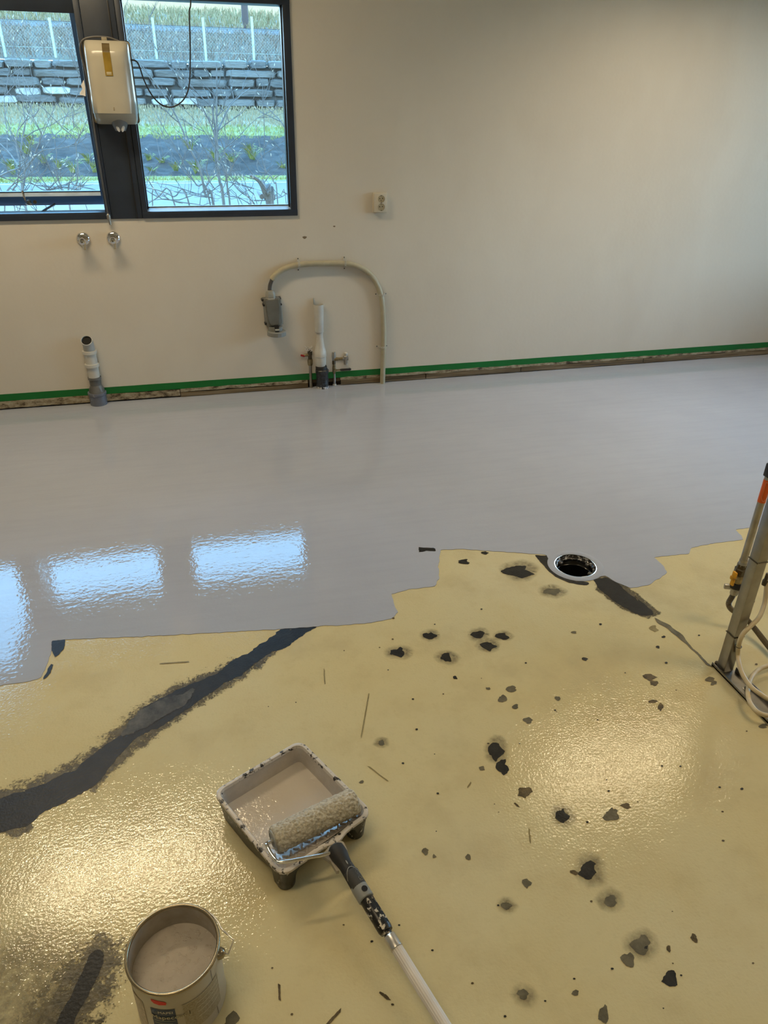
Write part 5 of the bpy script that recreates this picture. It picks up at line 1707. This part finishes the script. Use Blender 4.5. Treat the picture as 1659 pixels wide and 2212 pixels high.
bankf = piece([(YW + 0.25, zw1 - 0.08), (YW + 1.0, zw1 + 0.1), (Y5, z5_)])
blades('brushwood', 9000, lambda: (random.uniform(XA, XB), random.uniform(YW + 0.5, Y5)), 0.34, 0.008, B_BRUSH, 'tangled dry brushwood on the bank above the stone wall', bankf, 'brushwood', 2.2)
blades('dry_grass', 9000, lambda: (random.uniform(XA - 6, XB + 6), Y5 + 0.3 + (Y6 - Y5) * random.random()), 0.36, 0.022, B_UP, 'tall green and straw grass on the upper bank behind the fence', piece([(Y5, z5_), (Y5 + 0.6, z5_ + 0.05), (Y6, z6_)]), 'grass', 0.8)

# fern tufts on the rubble: each a plant of its own
slopef = piece([(YS, z_s0), (Y2, z2_)])
fern_px = [(95, 350), (130, 362), (160, 372), (60, 330), (70, 310), (190, 345), (205, 368), (30, 372), (412, 325), (322, 345), (350, 352), (470, 355), (500, 350), (545, 345), (540, 330), (425, 372), (380, 366), (610, 365), (330, 372), (465, 340)]
ORD = ['first', 'second', 'third', 'fourth', 'fifth', 'sixth', 'seventh', 'eighth', 'ninth', 'tenth', 'eleventh', 'twelfth', 'thirteenth']
fern_px.sort()
n_sash = sum(1 for x, y in fern_px if x < 250)
for i, (x, y) in enumerate(fern_px):
    k_ = max(0.02, min(0.98, (381 - y) / (381 - 292)))
    yy = YS + (Y2 - YS) * k_
    p = Wp(x, y, yy)
    big = random.uniform(0.32, 0.6)
    vs, fs = [], []
    for b in range(34):
        a = random.uniform(0, 6.28); L = big * random.uniform(.5, 1.1); w = 0.015
        dx, dyy = math.cos(a) * 0.75, -abs(math.sin(a)) * 0.6
        q = len(vs)
        px0 = Vector((p.x + random.uniform(-.05, .05), p.y - 0.10, p.z - 0.05))
        s_ = Vector((-dyy, dx, 0)).normalized() * w + Vector((0, 0, w * .6))
        for t_ in (0, .35, .7, 1.0):
            c = px0 + Vector((dx * L * t_, dyy * L * t_, L * (1.7 * t_ - 1.05 * t_ * t_)))
            s2 = s_ * (1.1 - t_)
            vs += [tuple(c - s2), tuple(c + s2)]
        fs += [(q, q + 1, q + 3, q + 2), (q + 2, q + 3, q + 5, q + 4), (q + 4, q + 5, q + 7, q + 6)]
    me = bpy.data.meshes.new('fern'); me.from_pydata(vs, [], fs); me.materials.append(B_LIVE)
    o = bpy.data.objects.new('fern', me); COL.objects.link(o)
    tag(o, (ORD[i] + ' green fern tuft from the left on the rubble slope behind the open sash') if i < n_sash else (ORD[i - n_sash] + ' green fern tuft right of the mullion on the rubble slope'), 'fern', 'ferns on the rubble slope')

# dry stone wall
ks = NT('slate_stone')
oi = ks.n('ShaderNodeObjectInfo')
sv = ks.ramp(oi.outputs['Random'], [(0.0, (0.030, 0.029, 0.027)), (0.5, (0.058, 0.056, 0.051)), (1.0, (0.105, 0.099, 0.086))])
sg = ks.ramp(ks.noise(5.0, 5, 0.7, stretch=(0.5, 1, 3.0)), [(0.35, 0.0), (0.7, 0.7)])
ks.color(ks.mix(sg, sv, (0.16, 0.15, 0.132))).set(Roughness=0.7)
ks.normal(ks.bump(ks.noise(6.0, 5, 0.7, stretch=(0.5, 1, 3.0)), 0.05))
SLATE = ks.m
PALE = M('pale_stone', (0.27, 0.265, 0.235), 0.8, var=0.15, scale=6)
swl = thing('stone_wall', ((XA + XB) / 2, YW, zw0), 'dry-laid grey slate retaining wall across the road below the fence', 'stone wall')
bm = BM(); add_box(bm, (XA - 2, YW + 0.12, zw0 - 0.3), (XB + 2, YW + 0.5, zw1 - 0.1)); obj('wall_core', bm, M('dark_joint', (0.05, 0.05, 0.045), 0.9), swl, smooth=0)
rise = (Wp(612, 127, YW).z - Wp(0, 129, YW).z) / (Wp(612, 127, YW).x - Wp(0, 129, YW).x)
x_mid = Wp(300, 129, YW).x
course = [228, 209, 189, 168, 149, 129]
pale_at = [Wp(100, 192, YW), Wp(26, 214, YW), Wp(372, 220, YW)]
for ci in range(5):
    zl, zh = zat(course[ci], YW), zat(course[ci + 1], YW)
    x = XA - 1.5 + random.random()
    while x < XB + 1:
        wd = random.choice([0.55, 0.7, 0.9, 1.1, 1.4, 1.7]) * random.uniform(0.85, 1.15)
        xc = x + wd / 2
        dz = rise * (xc - x_mid) * (ci / 5.0)
        zc = (zl + zh) / 2 + dz + random.uniform(-0.03, 0.03)
        hh = (zh - zl) * random.uniform(0.84, 1.02)
        pale = any(abs(p.x - xc) < wd / 2 and abs(p.z - zc) < hh / 2 for p in pale_at)
        if pale: wd *= 0.7
        gap = random.uniform(0.02, 0.07)
        nn_ = 12
        ring0, ring1, ring2 = [], [], []
        bm = BM()
        yo = random.uniform(-0.08, 0.06)
        ph = random.random() * 50
        for k in range(nn_):
            a = 2 * PI * (k + 0.5) / nn_
            ca, sa = math.cos(a), math.sin(a)
            ux = math.copysign(abs(ca) ** (0.55 if pale else 0.34), ca); uz = math.copysign(abs(sa) ** (0.55 if pale else 0.34), sa)
            jx = 1 + 0.10 * mnoise.noise(Vector((ph, k * 1.7, 0))); jz = 1 + 0.16 * mnoise.noise(Vector((ph, k * 1.3, 7)))
            ex_, ez_ = ux * (wd - gap) / 2 * jx, uz * hh / 2 * jz
            ring0.append(bm.verts.new((xc + ex_, YW + 0.35 + yo, zc + ez_)))
            ring1.append(bm.verts.new((xc + ex_, YW - 0.02 + yo, zc + ez_)))
            ring2.append(bm.verts.new((xc + ex_ * 0.86, YW - 0.12 + yo + random.uniform(-.02, .02), zc + ez_ * 0.74)))
        for k in range(nn_):
            k2 = (k + 1) % nn_
            bm.faces.new((ring0[k], ring0[k2], ring1[k2], ring1[k])); bm.faces.new((ring1[k], ring1[k2], ring2[k2], ring2[k]))
        bm.faces.new(ring2)
        bmesh.ops.recalc_face_normals(bm, faces=bm.faces)
        o = obj('stone', bm, PALE if pale else SLATE, swl, smooth=50)
        if pale: o['label'] = 'pale whitish stone'
        x += wd
# kerb-like rail line at the top of the bank
bm = BM(); add_box(bm, (XL, Y5 - 0.2, z5_ - 0.05), (XR, Y5 + 0.1, z5_ + 0.10)); tag(obj('track_kerb', bm, M('pale_kerb', (0.15, 0.18, 0.20), 0.8), smooth=0), kind='structure')
bm = BM(); add_box(bm, (XL, Y5 - 0.05, z5_ + 0.10), (XR, Y5 + 0.05, z5_ + 0.17)); tag(obj('track_rail', bm, M('dark_rail', (0.03, 0.035, 0.05), 0.7), smooth=0), kind='structure')
# fence on the wall
FM = M('pale_galvanised_post', (0.26, 0.33, 0.28), 0.5, 0.0)
YF = YW + 0.62
fn = thing('wire_fence', (Wp(330, 128, YF).x, YF, zw1), 'wire mesh fence with pale posts standing along the stone wall', 'fence')
posts = []
for (xb, yb, xt, yt) in ((-102, 131, -124, 36), (10, 132, 0, 38), (122, 131, 106, 38), (338, 128, 330, 38), (445, 127, 438, 38), (549, 125, 543, 36), (655, 125, 648, 36)):
    a, b = Wp(xb, yb, YF), Wp(xt, yt, YF)
    a.x = b.x = (a.x + b.x) / 2
    a.z -= 0.2
    bm = BM(); add_tube(bm, [a, b], 0.045, 8); obj('post', bm, FM, fn); posts.append(b)
bm = BM()
x0_, x1_ = posts[0].x, posts[-1].x
zt0 = posts[0].z - 0.02
hh = 1.55
for k in range(3):
    z = zt0 - 0.01 - k * hh / 2
    add_tube(bm, [(x0_, YF, z), (x1_, YF, z)], 0.004, 4)
obj('tension_wire', bm, FM, fn)
vs, fs = [], []
k = 0
xx = x0_ - hh
while xx < x1_:
    for s in (0, 1):
        xs_, xe_ = (xx, xx + hh) if s == 0 else (xx + hh, xx)
        a, b = Vector((xs_, YF, zt0 - hh)), Vector((xe_, YF, zt0))
        if min(xs_, xe_) >= x0_ and max(xs_, xe_) <= x1_:
            d = (b - a).normalized(); nrm = Vector((-d.z, 0, d.x)) * 0.0013
            q = len(vs); vs += [tuple(a - nrm), tuple(a + nrm), tuple(b + nrm), tuple(b - nrm)]; fs.append((q, q + 1, q + 2, q + 3))
    xx += 0.11
me = bpy.data.meshes.new('mesh_wire'); me.from_pydata([tuple(Vector(v) - WLOC[fn.name]) for v in vs], [], fs); me.materials.append(FM)
o = bpy.data.objects.new('mesh_wire', me); COL.objects.link(o); o.parent = fn; o['kind'] = 'stuff'
# utility pole
a = Wp(531, 62, Y5 + 1.2); b = Wp(527, -40, Y5 + 1.2); b.x = a.x
bm = BM(); add_tube(bm, [a - Vector((0, 0, 0.5)), b + Vector((0, 0, 3))], [0.15, 0.13], 10); tag(obj('utility_pole', bm, M('tarred_pole', (0.05, 0.035, 0.03), 0.8)), 'dark wooden utility pole on the bank behind the fence', 'pole')

# bare shrubs between building and road
BARK = M('grey_bark', (0.105, 0.092, 0.082), 0.8, var=0.15, scale=20)
TWIG = M('twig_bark', (0.095, 0.082, 0.074), 0.8, var=0.2, scale=20)
BUD = M('pale_bud', (0.36, 0.31, 0.24), 0.7)
SH_Z = RDZ - 0.1


def shrub(label, Y, stems, ntwig, spread, seed, name='bare_shrub', twig_len=0.5, r0=0.016):
    rnd = random.Random(seed)
    foot = Wp(stems[0][0][0], stems[0][0][1], Y)
    root = thing(name, (foot.x, Y, SH_Z), label, 'shrub', 'bare shrubs outside the windows')
    tw, bd = BM(), BM()
    nodes = []
    for si, st in enumerate(stems):
        depth = rnd.uniform(-0.25, 0.25)
        n = len(st)
        pts = [Wp(px_, py_, Y + depth * i / max(1, n - 1)) for i, (px_, py_) in enumerate(st)]
        if st[0][1] >= 435:
            pts = [Vector((pts[0].x + (pts[0].x - pts[1].x) * 0.4, Y, SH_Z - 0.1))] + pts
        pth = smooth_path(pts, 5)
        m_ = len(pth)
        big = r0 * (1.0 if si == 0 else 0.62)
        bm = BM(); add_tube(bm, pth, [big * (1 - 0.7 * i / (m_ - 1)) for i in range(m_)], 7)
        obj('stem', bm, BARK, root)
        for i in range(m_ // 4, m_): nodes.append((pth[i], (pth[min(i + 1, m_ - 1)] - pth[i - 1]).normalized(), i / m_))

    def branch(p, d, L, r, lev):
        pts = [p]
        q = p.copy(); dd = d.copy()
        ns_ = 4
        for k in range(ns_):
            dd = (dd + Vector((rnd.uniform(-.35, .35), rnd.uniform(-.3, .3), rnd.uniform(-.15, .30)))).normalized()
            q = q + dd * L / ns_
            pts.append(q.copy())
        add_tube(tw, pts, [r * (1 - 0.16 * k) for k in range(ns_ + 1)], 4)
        if lev < 2:
            for k in range(rnd.choice([2, 3])):
                b = pts[rnd.randint(1, ns_)]
                s = rnd.choice([-1, 1])
                branch(b, (dd + Vector((s * rnd.uniform(.5, 1.2), rnd.uniform(-.5, .5), rnd.uniform(-.2, .7)))).normalized(), L * rnd.uniform(.45, .7), r * 0.65, lev + 1)
        if rnd.random() < 0.28:
            e = pts[-1]; dn = dd
            add_lathe(bd, [(0.0012, 0), (0.0034, 0.006), (0.0036, 0.012), (0.001, 0.024)], e, dn, 5)
    for i in range(int(ntwig * 0.62)):
        p, d, f = rnd.choice(nodes)
        s = rnd.choice([-1, 1])
        branch(p, (d * 0.7 + Vector((s * rnd.uniform(.3, 1.2), rnd.uniform(-.5, .5), rnd.uniform(-.1, .5)))).normalized(), twig_len * rnd.uniform(.4, 1.2), 0.0042, 0)
    o = obj('twigs', tw, TWIG, root, smooth=0); o['kind'] = 'stuff'
    o = obj('buds', bd, BUD, root); o['kind'] = 'stuff'


shrub('bare shrub with two upright stems in the middle of the fixed window', 7.5, [[(484, 447), (474, 390), (470, 340), (468, 285), (468, 200), (468, 135)], [(476, 400), (466, 350), (465, 300), (452, 262), (432, 225), (408, 190), (372, 148)], [(468, 290), (480, 262), (500, 225), (540, 190)], [(466, 300), (462, 260), (456, 225), (440, 190)]], 16, 1, 11, r0=0.017)
shrub('bare shrub whose long stems lean to the upper left of the fixed window', 7.0, [[(462, 447), (445, 425), (432, 365), (410, 320), (392, 275), (372, 235), (340, 185), (305, 140)], [(455, 446), (425, 400), (405, 370), (380, 320), (350, 270), (335, 240)], [(378, 445), (340, 425), (318, 412), (305, 400)], [(410, 447), (375, 425), (345, 412), (312, 405)]], 16, 1, 12, r0=0.013)
shrub('hard-pruned stump with stubby arms at the lower right of the fixed window', 6.5, [[(582, 447), (574, 420), (566, 400), (556, 388), (540, 378)], [(576, 430), (572, 405), (568, 388)], [(588, 446), (592, 430), (596, 420)], [(566, 425), (556, 413)], [(578, 420), (584, 412)]], 6, 1, 13, 'pruned_stump', 0.4, 0.034)
shrub('bare shrub with crooked pale stem rising at the far right of the fixed window', 7.2, [[(497, 447), (492, 420), (490, 380), (485, 330), (476, 300)], [(600, 440), (592, 395), (580, 375), (560, 370), (556, 350), (575, 330), (596, 322)], [(640, 330), (612, 270), (590, 245), (560, 215)]], 16, 1, 14, r0=0.010)
shrub('bare shrub with a forked trunk before the open sash window', 7.4, [[(54, 440), (52, 400), (54, 372), (46, 335), (48, 300), (54, 270), (50, 230)], [(54, 368), (70, 345), (92, 325), (130, 320), (165, 312)], [(50, 365), (42, 345), (35, 310), (40, 275), (48, 250)], [(0, 380), (20, 370), (45, 362), (68, 345), (88, 300), (105, 262), (120, 225)], [(40, 358), (20, 330), (0, 310)]], 24, 1, 15, r0=0.012)
shrub('slim bare shrub with a pale bent stem beside the dark mullion', 7.0, [[(150, 442), (165, 400), (168, 372), (165, 330), (164, 300)], [(160, 275), (156, 245), (153, 230)], [(140, 425), (155, 410), (168, 390)], [(30, 440), (60, 425), (90, 415), (130, 400)]], 16, 1, 16, r0=0.008)
# low tangle of twigs along the sills
shrub('low tangle of bare twigs just above the sill of the fixed window', 6.2, [[(330, 455), (350, 430), (395, 440)], [(520, 455), (470, 430), (420, 425)], [(430, 455), (480, 425), (560, 435)], [(560, 455), (500, 430), (445, 395)], [(620, 455), (600, 425), (540, 405)]], 34, 1, 17, twig_len=0.42, r0=0.006)
shrub('low tangle of bare twigs just above the sill of the open sash', 6.2, [[(10, 458), (60, 425), (110, 415)], [(190, 458), (150, 430), (110, 405)], [(100, 458), (130, 425), (200, 410)], [(40, 460), (25, 435), (0, 420)]], 30, 1, 18, twig_len=0.42, r0=0.006)
